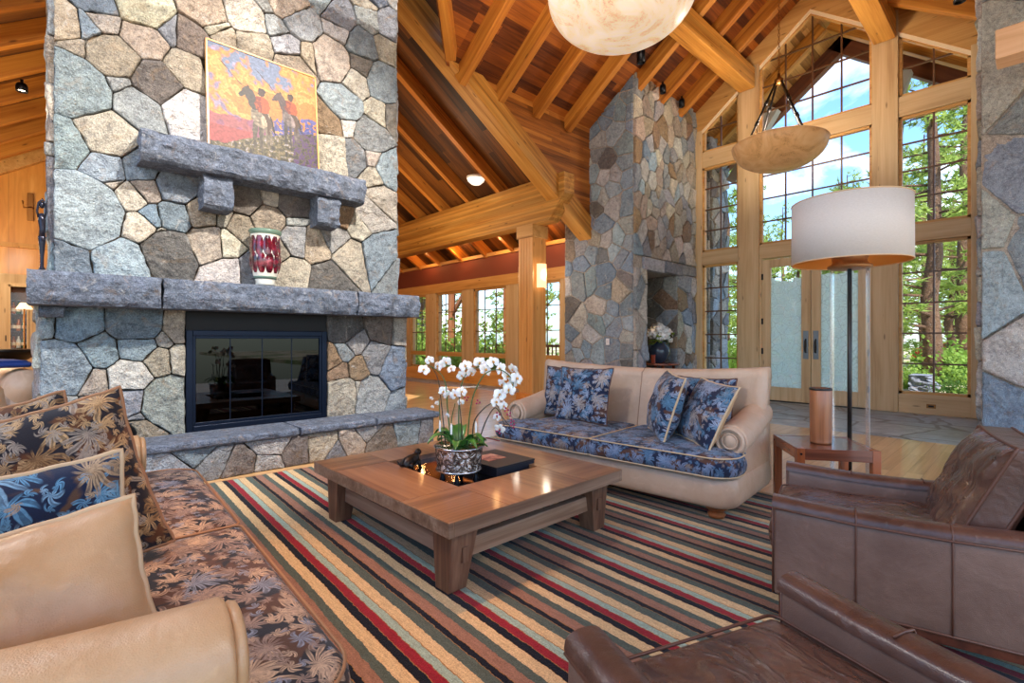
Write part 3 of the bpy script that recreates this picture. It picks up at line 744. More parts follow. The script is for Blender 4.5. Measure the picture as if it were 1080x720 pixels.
# big beams
o = beam('gable_beam', (2.7, 6.42, zt(2.7) - .47), (8.13, 6.42, zt(8.13) - .47), .32, .38, M['glulam'], None)
tag(o, 'big sloping glulam beam running down from the chimney to the far stone column', 'beam')
mb = MB()
prof = [(13.6, 3.55), (6.52, 3.55), (6.12, 4.02), (6.12, 4.42), (13.6, 4.42)]
bb = len(mb.v)
Lc = 13.6
for x in (-.15, .15):
    for y, z in prof: mb.v.append((Lc - y, x, z - 3.55))
mb.face([0, 1, 2, 3, 4]); mb.face([9, 8, 7, 6, 5])
for i in range(5): mb.face([i, (i + 1) % 5, 5 + (i + 1) % 5, 5 + i][::-1])
o = mb.build('header_beam', M['glulam'], None, weld=True, bevel=.012, seg=1)
o.location = (7.25, Lc, 3.55); o.rotation_euler = (0, 0, -PI / 2)
tag(o, 'deep horizontal glulam beam resting on the square timber post', 'beam')
for y0, nm, lab in ((3.96, 'a', 'long timber purlin under the roof left of the central window bay'), (1.66, 'b', 'long timber purlin under the roof right of the central window bay')):
    o = beam('roof_purlin', (10.5, y0 + .15, 6.36), (1.0, y0 + .15, 6.36), .32, .42, M['fir'] if 0 else M['glulam'], None, bev=.015)
    tag(o, lab, 'beam')
o = beam('cross_beam', (7.2, .30, 4.10), (7.2, -2.2, 4.10), .3, .3, wood('pale_beam', rgb(236, 200, 160), rgb(222, 180, 136), rgb(196, 146, 98), .5), None)
tag(o, 'pale timber beam end poking out beside the right stone pier', 'beam')
# post with capital, base, two sconces
pt = thing('timber_post', 'square timber post with grooved faces carrying the deep horizontal beam', 'post', (7.3, 7.16, 0))
mb = MB()
for k in range(5):
    mb.box(-.2, -.2 + .02, -.2 + k * .082, -.2 + k * .082 + .074, .12, 3.33)
mb.box(-.185, .2, -.2, .2, .1, 3.33); mb.build('post_shaft', wood('post_fir', rgb(232, 176, 108), rgb(216, 154, 84), rgb(178, 114, 54), .45, axis='Z'), pt, bevel=.006)
MB().box(-.235, .235, -.235, .235, 3.3, 3.56).build('post_capital', M['honeyh'], pt, bevel=.01)
MB().box(-.24, .24, -.24, .24, 0, .14).build('post_base', wood('post_base_fir', rgb(226, 150, 76), rgb(206, 128, 56), rgb(160, 92, 34), .45), pt, bevel=.01)
def emat(name, c, s, base=None, noise_s=None, tint=None):
    t = NT(name)
    if noise_s:
        n = t.noise(t.coord('Object'), noise_s, 5, .65, 1.8)
        cc = t.ramp(n, [(.40, tuple(c[i] * 1.0 for i in range(3))), (.52, tint[:3] if tint else c[:3]), (.60, c[:3])])
        return t.fin(cc, .35, 0, emit=cc, estr=s)
    return t.fin(base or c, .5, 0, emit=c, estr=s)
M['sconce'] = emat('alabaster_sconce', rgb(255, 214, 160), 1.1)
for (x, y, rz, lab) in ((.0, -.24, 0, 'glowing alabaster half-cylinder sconce on the near face of the timber post'), (.0, .24, PI, 'glowing alabaster sconce on the far side of the timber post, only its edge showing')):
    sc_ = thing('wall_sconce', lab, 'sconce', (7.3 + x, 7.16 + y, 2.52), rz, None)
    mb = MB(); mb.grid(lambda u, v: (.115 * math.cos(PI + u * PI) * 1.0, .11 * math.sin(PI + u * PI), -.24 + .48 * v), 12, 2)
    mb.build('shade', M['sconce'], sc_, smooth=True, solid=.008)
    MB().box(-.06, .06, .0, .035, -.16, .16).build('backplate', M['brass'], sc_, bevel=.004)
# ------------------------------------------------------------------ wing walls
wl = sempty('wall_wing_windows'); WX = 8.6
mb = MB(); red = plain('oxblood_paint', rgb(120, 58, 42), .7)
struct(MB().box(WX, WX + .2, 6.98, 15.2, 2.9, 3.46).build('wall_band', red, wl))
struct(MB().box(WX - .03, WX + .25, 6.98, 15.2, 0, .36).build('wall_dado', wood('dado_fir', rgb(236, 176, 104), rgb(220, 152, 78), rgb(186, 112, 48), .45, axis='Y'), wl))
struct(MB().box(WX - .05, WX + .2, 6.98, 15.2, 3.44, 3.53).build('trim_1', M['honeyh'], wl, bevel=.005))
struct(MB().box(WX - .05, WX + .2, 6.98, 15.2, 2.62, 2.9).build('trim_2', M['honeyh'], wl, bevel=.006))
posts = [(14.45, 13.95), (13.05, 12.5), (11.2, 10.7), (9.35, 8.9), (7.5, 6.98)]
wn = 0
for i, (a, b) in enumerate(posts):
    struct(MB().box(WX - .04, WX + .18, b, a, .34, 2.64).build('trim_%d' % (3 + i), M['fir'], wl, bevel=.006))
def win(n, Y0, Y1, z0, z1, X, cols, rows, parent=None, sash=.06, rail=None, dark=False, depth=.06):
    w = sempty('window_%d' % n); mb = MB()
    mb.box(X, X + depth, Y0, Y0 + sash, z0, z1); mb.box(X, X + depth, Y1 - sash, Y1, z0, z1)
    mb.box(X, X + depth, Y0, Y1, z0, z0 + sash); mb.box(X, X + depth, Y0, Y1, z1 - sash, z1)
    if rail: mb.box(X - .02, X + depth, Y0, Y1, rail[0], rail[1])
    struct(mb.build('window_frame', M['honeyh'], w, bevel=.004))
    mb = MB(); zz0 = rail[1] if rail else z0
    for k in range(1, cols):
        y = Y0 + (Y1 - Y0) * k / cols; mb.box(X + .018, X + .04, y - .011, y + .011, zz0, z1)
    for k in range(1, rows):
        z = zz0 + (z1 - zz0) * k / rows; mb.box(X + .02, X + .038, Y0, Y1, z - .011, z + .011)
    struct(mb.build('muntins', M['muntin'], w))
    struct(MB().box(X + .026, X + .032, Y0, Y1, z0, z1).build('pane', M['glass'], w))
    return w
M['muntin'] = plain('bronze_muntin', rgb(96, 62, 36), .45)
for i in range(4):
    win(i + 1, posts[i + 1][0], posts[i][1], .36, 2.62, WX, 3, 3, rail=(.74, .86))
# end wall of the wing with liquor cabinet
we = sempty('wall_wing_end')
mb = MB(); YE = 15.0
mb.hexa([(-4.2, YE, 0), (9, YE, 0), (9, YE + .1, 0), (-4.2, YE + .1, 0), (-4.2, YE, zw(-4.2) + .75), (9, YE, 9.9), (9, YE + .1, 9.9), (-4.2, YE + .1, zw(-4.2) + .75)])
pn = NT('honey_panelling'); co = pn.coord('Object'); sp = pn.n.new('ShaderNodeSeparateXYZ'); pn.l.new(co, sp.inputs[0])
fx = pn.math('FRACT', pn.math('DIVIDE', sp.outputs[0], .62)); gp = pn.math('LESS_THAN', fx, .02)
n_ = pn.noise(pn.coord('Object', (4, 4, .5)), 1.5, 4, .6, .8)
cc = pn.ramp(n_, [(.3, rgb(188, 122, 42)), (.55, rgb(214, 150, 64)), (.75, rgb(230, 172, 90))])
cc = pn.mix(pn.math('MULTIPLY', gp, .5), cc, rgb(130, 80, 26)); pn.fin(cc, .42, 0, coat=.1)
struct(mb.build('wall_panels', pn.m, we))
struct(MB().box(-4, 1.5, YE - .06, YE, 3.2, 3.3).build('trim_1', M['panel'], we))
struct(MB().box(-4, 1.5, YE - .12, YE, 2.42, 2.62).build('trim_2', M['fir'], we))
o = beam('trim_3', (-4, YE - .1, zw(-4) - .12), (2.9, YE - .1, zw(2.9) - .12), .16, .5, M['honeyh'], None); struct(o)
wlft = sempty('wall_left'); struct(MB().box(-4.3, -4.2, 5.6, 15.1, 0, 5).build('wall_panels', pn.m, wlft))
# ------------------------------------------------------------------ entry window wall
EX = 10.58
def zr(Y): return 7.52 - .775 * abs(Y - 2.97)
ew = sempty('wall_entry')
mb = MB()
for a, b in ((.47, 2.97), (2.97, 5.3)):
    lo = [(a, zr(a)), (b, zr(b))]; hi = [(a, zb(a) + DK + .02), (b, zb(b) + DK + .02)]
    mb.hexa([(EX - .02, a, lo[0][1]), (EX - .02, b, lo[1][1]), (EX + .2, b, lo[1][1]), (EX + .2, a, lo[0][1]),
             (EX - .02, a, hi[0][1]), (EX - .02, b, hi[1][1]), (EX + .2, b, hi[1][1]), (EX + .2, a, hi[0][1])])
struct(mb.build('trim_1', M['honeyh'], ew))
mb = MB()     # inner stepped trim along the rake
for a, b in ((.62, 2.97), (2.97, 5.2)):
    mb.hexa([(EX + .0, a, zr(a) - .07), (EX, b, zr(b) - .07), (EX + .12, b, zr(b) - .07), (EX + .12, a, zr(a) - .07),
             (EX + .0, a, zr(a) + .01), (EX, b, zr(b) + .01), (EX + .12, b, zr(b) + .01), (EX + .12, a, zr(a) + .01)])
struct(mb.build('trim_2', plain('pale_rake_trim', rgb(240, 222, 190), .5), ew))
n = 3
for a, b, top in ((5.10, 5.27, 5.9), (3.89, 4.31, 6.9), (1.63, 2.0, 6.9), (.50, .72, 5.9)):
    struct(MB().box(EX - .04, EX + .22, a, b, 0, top - .05).build('trim_%d' % n, M['fir'], ew, bevel=.008)); n += 1
for z0, z1 in ((2.87, 3.16), (5.02, 5.36)):
    for a, b in ((4.31, 5.10), (2.0, 3.89), (.72, 1.63)):
        struct(MB().box(EX - .02, EX + .2, a, b, z0, z1).build('trim_%d' % n, M['firh'], ew, bevel=.006)); n += 1
for a, b in ((4.31, 5.10), (.72, 1.63)):
    struct(MB().box(EX - .02, EX + .2, a, b, 0, .32).build('trim_%d' % n, M['firh'], ew, bevel=.006)); n += 1
def polywin(n, Y0, Y1, z0, ztop, ys, zs, X=EX):
    """window with an optional sloping head; ztop(Y)"""
    w = sempty('window_%d' % n); s = .045
    N = 14; top = [(Y0 + (Y1 - Y0) * k / N) for k in range(N + 1)]
    if Y0 < 2.97 < Y1: top = sorted(top + [2.97])
    mb = MB()
    mb.box(X + .02, X + .1, Y0, Y0 + s, z0, ztop(Y0) if ztop(Y0) > z0 else z0 + .01); mb.box(X + .02, X + .1, Y1 - s, Y1, z0, ztop(Y1))
    mb.box(X + .02, X + .1, Y0, Y1, z0, z0 + s)
    for a, b in zip(top[:-1], top[1:]):
        mb.hexa([(X + .02, a, ztop(a) - s), (X + .02, b, ztop(b) - s), (X + .1, b, ztop(b) - s), (X + .1, a, ztop(a) - s), (X + .02, a, ztop(a)), (X + .02, b, ztop(b)), (X + .1, b, ztop(b)), (X + .1, a, ztop(a))])
    struct(mb.build('window_frame', M['muntin'] if 0 else M['honeyh'], w))
    mb = MB()
    for y in ys: mb.box(X + .04, X + .075, y - .013, y + .013, z0, ztop(y))
    for z in zs:
        seg = [y for y in [Y0 + (Y1 - Y0) * k / 60 for k in range(61)] if ztop(y) > z]
        if seg: mb.box(X + .042, X + .072, min(seg), max(seg), z - .013, z + .013)
    struct(mb.build('muntins', M['muntin'], w))
    mb = MB(); b = len(mb.v)
    for y in top: mb.v += [(X + .057, y, z0), (X + .057, y, ztop(y))]
    for k in range(len(top) - 1): mb.face((2 * k, 2 * k + 2, 2 * k + 3, 2 * k + 1))
    struct(mb.build('pane', M['glass'], w))
flat = lambda z: (lambda Y: z)
rk = lambda Y: zr(Y) - .06
mid = lambda z0, z1, n: [z0 + (z1 - z0) * k / n for k in range(1, n)]
polywin(11, 4.31, 5.10, .32, flat(2.87), [4.705], mid(.32, 2.87, 5))
polywin(12, 4.31, 5.10, 3.16, flat(5.02), [4.705], mid(3.16, 5.02, 4))
polywin(13, 4.31, 5.10, 5.36, rk, [4.705], [5.85])
cy_ = [2.0 + 1.89 * k / 4 for k in (1, 2, 3)]
polywin(14, 2.0, 3.89, 3.16, flat(5.02), cy_, mid(3.16, 5.02, 4))
polywin(15, 2.0, 3.89, 5.36, rk, cy_, [5.86, 6.36, 6.86])
polywin(16, .72, 1.63, .32, flat(2.87), [1.175], mid(.32, 2.87, 5))
polywin(17, .72, 1.63, 3.16, flat(5.02), [1.175], mid(3.16, 5.02, 4))
polywin(18, .72, 1.63, 5.36, rk, [1.175], [5.85])
for i, (a, b) in enumerate(((2.965, 3.84), (2.05, 2.955))):
    M['plate'] = M.get('plate') or plain('pewter_plate', rgb(120, 130, 136), .35, .7); d = sempty('door_%d' % (i + 1)); mb = MB(); s = .16
    mb.box(EX, EX + .07, a, a + s, .02, 2.84); mb.box(EX, EX + .07, b - s, b, .02, 2.84)
    mb.box(EX, EX + .07, a + s, b - s, .02, .29); mb.box(EX, EX + .07, a + s, b - s, 2.68, 2.84)
    struct(mb.build('door_frame', M['fir'], d, bevel=.006))
    struct(MB().box(EX + .03, EX + .04, a + s, b - s, .29, 2.68).build('door_pane', M['etched'], d))
    yh = a + .08 if i == 0 else b - .08
    struct(MB().box(EX - .012, EX + .001, yh - .045, yh + .045, .86, 1.40).build('handle_plate', M['plate'], d, bevel=.004))
    mb = MB(); mb.tube([(EX - .01, yh, .98), (EX - .06, yh, 1.0), (EX - .065, yh, 1.1), (EX - .06, yh, 1.2), (EX - .01, yh, 1.24)], [.011, .013, .017, .013, .011], 8)
    struct(mb.build('door_handle', M['iron'], d, smooth=True))
    yk = b - .005 if i == 0 else a + .005
    mb = MB()
    for z in (.35, 1.0, 1.6, 2.5): mb.box(EX - .012, EX + .0, yk - .018, yk + .018, z - .06, z + .06)
    struct(mb.build('hinges', M['black'], d))
struct(MB().box(EX - .01, EX + .1, 3.84, 3.89, 0, 2.87).build('trim_40', M['fir'], ew)); struct(MB().box(EX - .01, EX + .1, 2.0, 2.05, 0, 2.87).build('trim_41', M['fir'], ew))
struct(MB().box(EX - .03, EX + .1, 2.05, 3.84, 0, .02).build('trim_42', M['iron'], ew))
o = MB().box(-.006, 0, -.06, .06, -.035, .035).build('floor_outlet', M['brass'], None, bevel=.003, loc=(EX - .022, 1.2, .14)); tag(o, 'small bronze outlet plate in the sill under the right entry window', 'outlet')
MB().box(-.009, -.005, -.035, .035, -.015, .015).build('socket_slot', M['black'], o)

# ------------------------------------------------------------------ exterior
gt = NT('forest_ground'); co = gt.coord('Object'); n1 = gt.noise(co, .35, 5, .65, .5); n2 = gt.noise(co, 6, 5, .7)
c = gt.ramp(n1, [(.38, rgb(206, 190, 160)), (.5, rgb(176, 156, 120)), (.62, rgb(104, 122, 62))])
c = gt.mix(1.0, c, gt.ramp(n2, [(.35, (.7, .7, .7)), (.65, (1.25, 1.25, 1.25))]), 'MULTIPLY'); gt.fin(c, .95)
g = MB().box(10.76, 90, -45, 60, -.3, -.06).build('ground_forest', gt.m, None); struct(g)
g = MB().box(8.85, 10.76, 7.0, 60, -.3, -.06).build('ground_side', gt.m, None); struct(g)
# porch roof
pr = sempty('trim_porch_roof')
mb_ = M['glulam']; soff = planks('soffit_boards', rgb(206, 158, 96), rgb(178, 128, 70), rgb(126, 84, 40), .12, 3, .6, 0, 1)
def pp(X, Y): return (X, Y, zr(Y) + .36)
struct(slab('porch_boards', [pp(10.78, 2.97), pp(12.9, 2.97), pp(12.9, 7.5), pp(10.78, 7.5)], .1, soff, pr, (1, 0, 0)))
struct(slab('porch_boards', [pp(10.78, -1.5), pp(12.9, -1.5), pp(12.9, 2.97), pp(10.78, 2.97)], .1, soff, pr, (1, 0, 0)))
bd = wood('stained_fascia', rgb(120, 70, 44), rgb(98, 54, 34), rgb(70, 38, 24), .6)
for s in (1, -1):
    ye = 2.97 + s * 4.6; struct(beam('porch_rafter', (12.75, ye, zr(2.97) - .775 * 4.6 - .02), (12.75, 2.97 - s * .3, zr(2.97) + .2125), .2, .5, bd, pr))
    ye = 2.97 + s * 4.6; struct(beam('porch_rafter', (11.7, ye, zr(2.97) - .775 * 4.6 + .06), (11.7, 2.97, zr(2.97) + .06), .2, .34, M['glulam'], pr))
mb = MB(); s5 = [q[:4] for q in rseeds(5.25, 6.2, -.1, 6.2, .34, 'GGBDT', 141)]
masonry(mb, [(5.25, -.1), (6.2, -.1), (6.2, 6.0), (5.25, 6.0)], s5, lambda u, v, z: (11.3 - z, u, v), .012, .05, 142)
s5 = [q[:4] for q in rseeds(11.3, 12.2, -.1, 6.2, .34, 'GGBDT', 143)]
masonry(mb, [(11.3, -.1), (12.2, -.1), (12.2, 6), (11.3, 6)], s5, lambda u, v, z: (u, 5.25 - z, v), .012, .05, 144)
op = sempty('wall_porch_pier'); struct(mb.build('wall_stone', M['rock2'], op)); struct(MB().box(11.31, 12.2, 5.26, 6.2, -.1, 5.6).build('wall_mortar', M['mortar2'], op))
br = beam('porch_brace', (11.9, 4.9, 4.9), (11.9, 3.95, 6.35), .22, .24, plain('weathered_grey_timber', rgb(176, 176, 174), .7), None); tag(br, 'weathered grey diagonal brace under the porch roof outside the tall window', 'brace')
br = beam('porch_brace', (11.9, 1.98, 5.2), (11.9, 1.62, 6.3), .2, .2, plain('weathered_grey_timber2', rgb(170, 172, 172), .7), None); tag(br, 'weathered grey porch brace outside the upper right window', 'brace')

# trees
def leafmat(name, a, b, trn=.35):
    t = NT(name); oi = t.n.new('ShaderNodeObjectInfo').outputs['Random']
    n = t.noise(t.coord('Object'), 1.2, 3, .7)
    c = t.mix(n, a, b); t.fin(c, .7, 0, spec=.25)
    tr = t.node('ShaderNodeBsdfTranslucent'); t.put(tr.inputs[0], c); mx = t.n.new('ShaderNodeMixShader'); mx.inputs[0].default_value = trn
    t.l.new(t.b.outputs[0], mx.inputs[1]); t.l.new(tr.outputs[0], mx.inputs[2]); t.l.new(mx.outputs[0], t.out.inputs[0]); return t.m
M['needle'] = leafmat('pine_needles', rgb(106, 142, 62), rgb(188, 200, 104), .45)
M['needle2'] = leafmat('shrub_leaves', rgb(84, 128, 48), rgb(168, 190, 88), .45)
M['bark'] = rock('pine_bark', .8, attr=False, base=(rgb(128, 96, 72), rgb(88, 66, 52)), sc=2)
def pine(seed, H=13, spread=2.6, dens=1.0, low=1.6, r0=.24):
    r = random.Random(seed); tk = MB(); fo = MB()
    tk.tube([(noise.noise(Vector((seed, z, 0))) * .25, noise.noise(Vector((seed, 0, z))) * .25, z) for z in [H * k / 10 - .1 for k in range(11)]], [r0 * (1 - k / 10.5) + .02 for k in range(11)], 9)
    nb = int(46 * dens)
    for i in range(nb):
        t = (i + r.random()) / nb; z = low + (H - low - .2) * t
        Lb = spread * (1 - t) ** .75 * r.uniform(.55, 1.1) + .25; a = r.uniform(0, 2 * PI)
        d = Vector((math.cos(a), math.sin(a), r.uniform(-.1, .35))); p0 = Vector((0, 0, z)); p1 = p0 + d * Lb * .5; p2 = p0 + d * Lb + Vector((0, 0, r.uniform(-.3, .35)))
        tk.tube([p0, p1, p2], [.045 * (1 - t) + .012, .025, .008], 5)
        for k in range(int(7 * Lb) + 4):
            s = r.uniform(.25, 1.05); c = (p0.lerp(p1, s * 2) if s < .5 else p1.lerp(p2, s * 2 - 1)) + Vector((r.gauss(0, .16), r.gauss(0, .16), r.gauss(0, .12)))
            for q in range(9):
                w = Vector((r.gauss(0, 1), r.gauss(0, 1), r.gauss(.35, .8))).normalized(); l_ = r.uniform(.16, .34); sd = w.orthogonal().normalized() * r.uniform(.02, .045)
                b = len(fo.v); fo.v += [tuple(c - sd), tuple(c + sd), tuple(c + w * l_)]; fo.face((b, b + 1, b + 2))
    return tk, fo
TREES = [pine(3, 13, 2.8, 1.1), pine(9, 11, 2.3, 1.0, 2.6), pine(15, 8, 2.2, .9, .5)]
TM = []
for tk, fo in TREES:
    e = thing('pine_tree', 'x', 'tree'); a = tk.build('trunk', M['bark'], e, smooth=True); b = fo.build('foliage', M['needle'], e); TM.append(e)
place = [  # variant, ratio Y/X, X, scale, label
    (0, .112, 19, 1.0, 'tall pine whose trunk stands in the middle of the upper right entry window'),
    (0, .435, 21, .95, 'pine seen past the stone pier through the left entry window'),
    (1, .06, 27, 1.1, 'pine at the far right edge of the right entry window'),
    (1, .235, 24, .72, 'pine rising behind the big white lampshade'),
    (2, .30, 20, .6, 'young pine low behind the left entry door'),
    (2, .355, 24, .78, 'small pine left of the double doors below the hanging bowl'),
    (1, .155, 33, 1.05, 'slim pine deeper in the wood beyond the right entry window'),
    (2, .18, 26, .75, 'bushy pine behind the glass lamp column'),
    (0, .40, 34, 1.05, 'distant pine seen over the left entry window shrubs'),
    (2, .09, 30, .9, 'low bushy pine beyond the right entry window'),
    (0, .215, 42, 1.0, 'distant pine showing over the lampshade'),
    (0, .075, 23, .95, 'leaning pine close to the stone pier in the right entry window'), (2, .26, 22, .62, 'low pine just outside behind the double doors'),
]
used = set()
def put(v, x, y, s, lab, grp=None, rz=0, z=-.1):
    src = TM[v]
    o = src if v not in used else copy_tree(src); used.add(v)
    o.location = (x, y, z); o.scale = (s, s, s); o.rotation_euler = (0, 0, rz); o['label'] = lab
    if grp: o['group'] = grp
for i, (v, q, x, s, lab) in enumerate(place): put(v, x, q * x, s, lab, None, i * 1.3)
for i in range(15):
    x = 38 + 9 * ((i * 7) % 5) / 5; q = .02 + .034 * i
    put((i * 2) % 3, x, q * x, .85 + .08 * (i % 4), 'pine in the dense tree line far beyond the entry windows', 'pines in the far tree line outside the entry', i * 2.1)
for i, (x, y, s, lab) in enumerate(((13.5, 19.5, .8, 'pine seen through the wing window left of the timber post'), (15.5, 15, .85, 'pine seen through the window right of the timber post'), (17, 17.5, .9, 'pine behind the deck rail outside the wing windows'), (12.6, 26, .75, 'pine at the far end outside the wing windows'), (17.5, 13.2, .8, 'pine outside next to the end of the deck rail'))):
    put(i % 3, x, y, s, lab, None, i)
# shrubs
def shrub(seed, R, n):
    r = random.Random(seed); fo = MB(); st = MB()
    for i in range(12):
        a = r.uniform(0, 2 * PI); l_ = r.uniform(.6, 1) * R; st.tube([(0, 0, 0), (math.cos(a) * l_ * .5, math.sin(a) * l_ * .5, R * .9)], .012, 4)
    for i in range(n):
        v = Vector((r.gauss(0, .5), r.gauss(0, .5), abs(r.gauss(.35, .45)))) * R; w = Vector((r.gauss(0, 1), r.gauss(0, 1), r.gauss(.3, 1))).normalized(); l_ = r.uniform(.07, .14); sd = w.orthogonal().normalized() * l_ * .35
        b = len(fo.v); fo.v += [tuple(v), tuple(v + w * l_ * .5 - sd), tuple(v + w * l_), tuple(v + w * l_ * .5 + sd)]; fo.face((b, b + 1, b + 2, b + 3))
    return st, fo
st, fo = shrub(4, .8, 2600); SH = thing('leafy_shrub', 'x', 'shrub'); st.build('stems', M['bark'], SH); fo.build('leaves', M['needle2'], SH)
sh = [(13.4, 1.1, .48, 'bright green shrub just outside the right entry window'), (16.6, 2.25, .5, 'small shrub outside by the right door jamb'), (17, 7.2, 1.3, 'leafy shrub below the pine in the left entry window'),
      (18, 5.2, 1.3, 'leafy bush outside behind the left entry door'), (10.4, 11.4, 1.2, 'fern-like shrub outside the middle wing window'), (11.0, 14.0, 1.5, 'shrub outside the far wing window'), (10.6, 8.4, .8, 'shrub outside the window beside the stone column'),
      (12.0, 17.6, 1.8, 'shrub outside the farthest wing window by the chimney'), (19.5, 1.9, 1.1, 'shrub at the foot of the tall pine outside')]
for i, (x, y, s, lab) in enumerate(sh):
    o = SH if i == 0 else copy_tree(SH); o.location = (x, y, -.08); o.scale = (s, s, s); o.rotation_euler = (0, 0, i * 1.7); o['label'] = lab
# boulder outside
bo = rough_block('boulder', 15.5, 16.3, 1.75, 2.2, -.1, .35, M['slabtop'], None, 140, .12); tag(bo, 'grey boulder lying on the bare ground outside the right entry window', 'rock')
# deck rail outside the wing and the neighbouring wing of the house
dr = thing('deck_rail', 'timber deck railing with thin balusters outside the wing windows', 'railing', (11.6, 7.2, 0))
mb = MB(); mb.box(-.05, .05, 0, 6.5, .98, 1.06).build('top_rail', bd, dr); MB().box(-.03, .03, 0, 6.5, .18, .24).build('bottom_rail', bd, dr)
for k in range(40): MB().box(-.015, .015, .08 + k * .16, .11 + k * .16, .2, 1.0).build('baluster', bd, dr)
struct(MB().box(8.85, 11.8, 7.0, 14, -.06, 0).build('floor_deck', planks('deck_boards', rgb(150, 110, 80), rgb(124, 88, 60), rgb(90, 62, 42), .14, 3, .7, 1, 0), None))
bw = thing('house_wing', 'far wing of the house with dark siding and framed windows seen through the wing windows', 'house', (13.4, 21.5, 0))
MB().box(-2.6, 1.2, 0, .2, -.1, 4.2).build('wall', plain('grey_brown_siding', rgb(112, 96, 82), .7), bw)
for k in range(3):
    x = -2.2 + k * 1.15; mb = MB(); fr2 = mb
    mb.box(x, x + .08, -.06, .02, .5, 2.7); mb.box(x + .92, x + 1.0, -.06, .02, .5, 2.7); mb.box(x, x + 1, -.06, .02, 2.62, 2.7); mb.box(x, x + 1, -.06, .02, .5, .58); mb.box(x + .48, x + .52, -.05, .02, .5, 2.7); mb.box(x, x + 1, -.05, .02, 1.6, 1.64)
    w = mb.build('window_frame', M['honeyh'], bw); MB().box(x + .05, x + .95, -.03, -.01, .55, 2.65).build('pane', plain('dark_pane', rgb(70, 96, 104), .08), w)
MB().box(-2.8, 1.6, -1.2, .4, 4.1, 4.4).build('roof', bd, bw)
for k, (x, y, lab) in enumerate(((10.7, 11.6, 'brown timber veranda post with knee brace outside the middle wing window'), (10.7, 14.6, 'brown timber veranda post outside the far wing window'))):
    v = thing('veranda_post', lab, 'post', (x, y, 0)); vm = wood('veranda_fir', rgb(176, 116, 70), rgb(150, 92, 52), rgb(110, 64, 34), .6, axis='Z')
    MB().box(-.1, .1, -.1, .1, 0, 3.3).build('shaft', vm, v, bevel=.01); b2 = beam('knee_brace', (0, 0, 2.0), (0, -.9, 2.9), .12, .14, vm, v)
MB_ = MB().box(10.55, 10.85, 7, 19.4, 3.3, 3.6).build('veranda_beam', bd, None); tag(MB_, 'dark veranda beam outside above the wing windows', 'beam')
# parked cars far outside
def car(name, lab, c, x, y, rz):
    e = thing(name, lab, 'car', (x, y, -.1), rz); pa = plain('paint_' + name, c, .25, coat=.6)
    prof = [(-2.2, .35), (-2.25, .75), (-2.1, .95), (-1.5, 1.0), (-1.0, 1.45), (.6, 1.48), (1.25, 1.0), (2.1, .88), (2.25, .6), (2.2, .35)]
    mb = MB(); n = len(prof)
    for s in (-.85, .85):
        for px, pz in prof: mb.v.append((px, s * (1 if pz < 1.1 else .82), pz))
    mb.face(list(range(n))); mb.face(list(range(2 * n - 1, n - 1, -1)))
    for i in range(n): mb.face([i, (i + 1) % n, n + (i + 1) % n, n + i][::-1])
    mb.build('body', pa, e, weld=True, bevel=.05)
    gl = plain('car_glass', rgb(30, 40, 50), .1)
    for s in (-1, 1):
        mb = MB(); mb.hexa([(-1.3, s * .80, 1.02), (1.0, s * .80, 1.02), (1.0, s * .86, 1.02), (-1.3, s * .86, 1.02), (-.95, s * .68, 1.4), (.55, s * .68, 1.4), (.55, s * .73, 1.4), (-.95, s * .73, 1.4)]); mb.build('side_window', gl, e)
        for wx in (-1.4, 1.4):
            mb = MB(); mb.tube([(wx, s * .72, .33), (wx, s * .92, .33)], .33, 18); mb.build('wheel', M['black'], e)
car('parked_car', 'red car parked far away between the trees behind the right entry window', rgb(206, 40, 40), 31, 1.9, 1.4)
car('parked_van', 'white car parked far away seen through the etched glass doors', rgb(230, 232, 236), 33, 8.6, 1.7)

# ------------------------------------------------------------------ rug
def rug_mat():
    t = NT('striped_wool'); co = t.coord('Object'); sep = t.n.new('ShaderNodeSeparateXYZ'); t.l.new(co, sep.inputs[0])
    w1 = t.noise(co, 2.2, 2, .5); w2 = t.noise(co, 36, 2, .6)
    x = t.math('ADD', t.math('ADD', sep.outputs[0], .179), t.math('ADD', t.math('MULTIPLY', t.math('SUBTRACT', w1, .5), .012), t.math('MULTIPLY', t.math('SUBTRACT', w2, .5), .016)))
    f = t.math('FRACT', t.math('DIVIDE', x, .405))
    RED = rgb(136, 24, 38); TEAL = rgb(146, 166, 154); CRM = rgb(200, 172, 130); GRN = rgb(78, 88, 80); BLK = rgb(12, 12, 24); MAU = rgb(142, 104, 86); GOLD = rgb(150, 108, 62)
    st = [(0, RED), (.095, GOLD), (.105, TEAL), (.195, GOLD), (.207, CRM), (.335, GRN), (.455, GOLD), (.462, BLK), (.53, GOLD), (.538, MAU), (.665, GRN), (.765, CRM), (.895, GOLD), (.902, BLK), (.992, GOLD)]
    c = t.ramp(f, st, 'CONSTANT')
    n = t.noise(co, 190, 3, .7); n2 = t.noise(t.coord('Object', (30, 3, 1)), 4, 4, .6)
    c = t.mix(1.0, c, t.ramp(n, [(.3, (.62, .6, .58)), (.7, (1.35, 1.35, 1.35))]), 'MULTIPLY')
    c = t.mix(1.0, c, t.ramp(n2, [(.3, (.82, .8, .78)), (.7, (1.15, 1.15, 1.15))]), 'MULTIPLY')
    return t.fin(c, .95, 0, t.bump(n, .6, .006), spec=.1, sheen=.1)
rg = MB().box(-2.9, 2.2, -2.9, 2.80, 0, .014).build('area_rug', rug_mat(), None, loc=(2.0, 2.0, 0.001), rot=(0, 0, math.radians(-2.2)))
rg.location.x = 2.02
tag(rg, 'big wool rug with red, black, cream, green and rust stripes on the oak floor', 'rug')
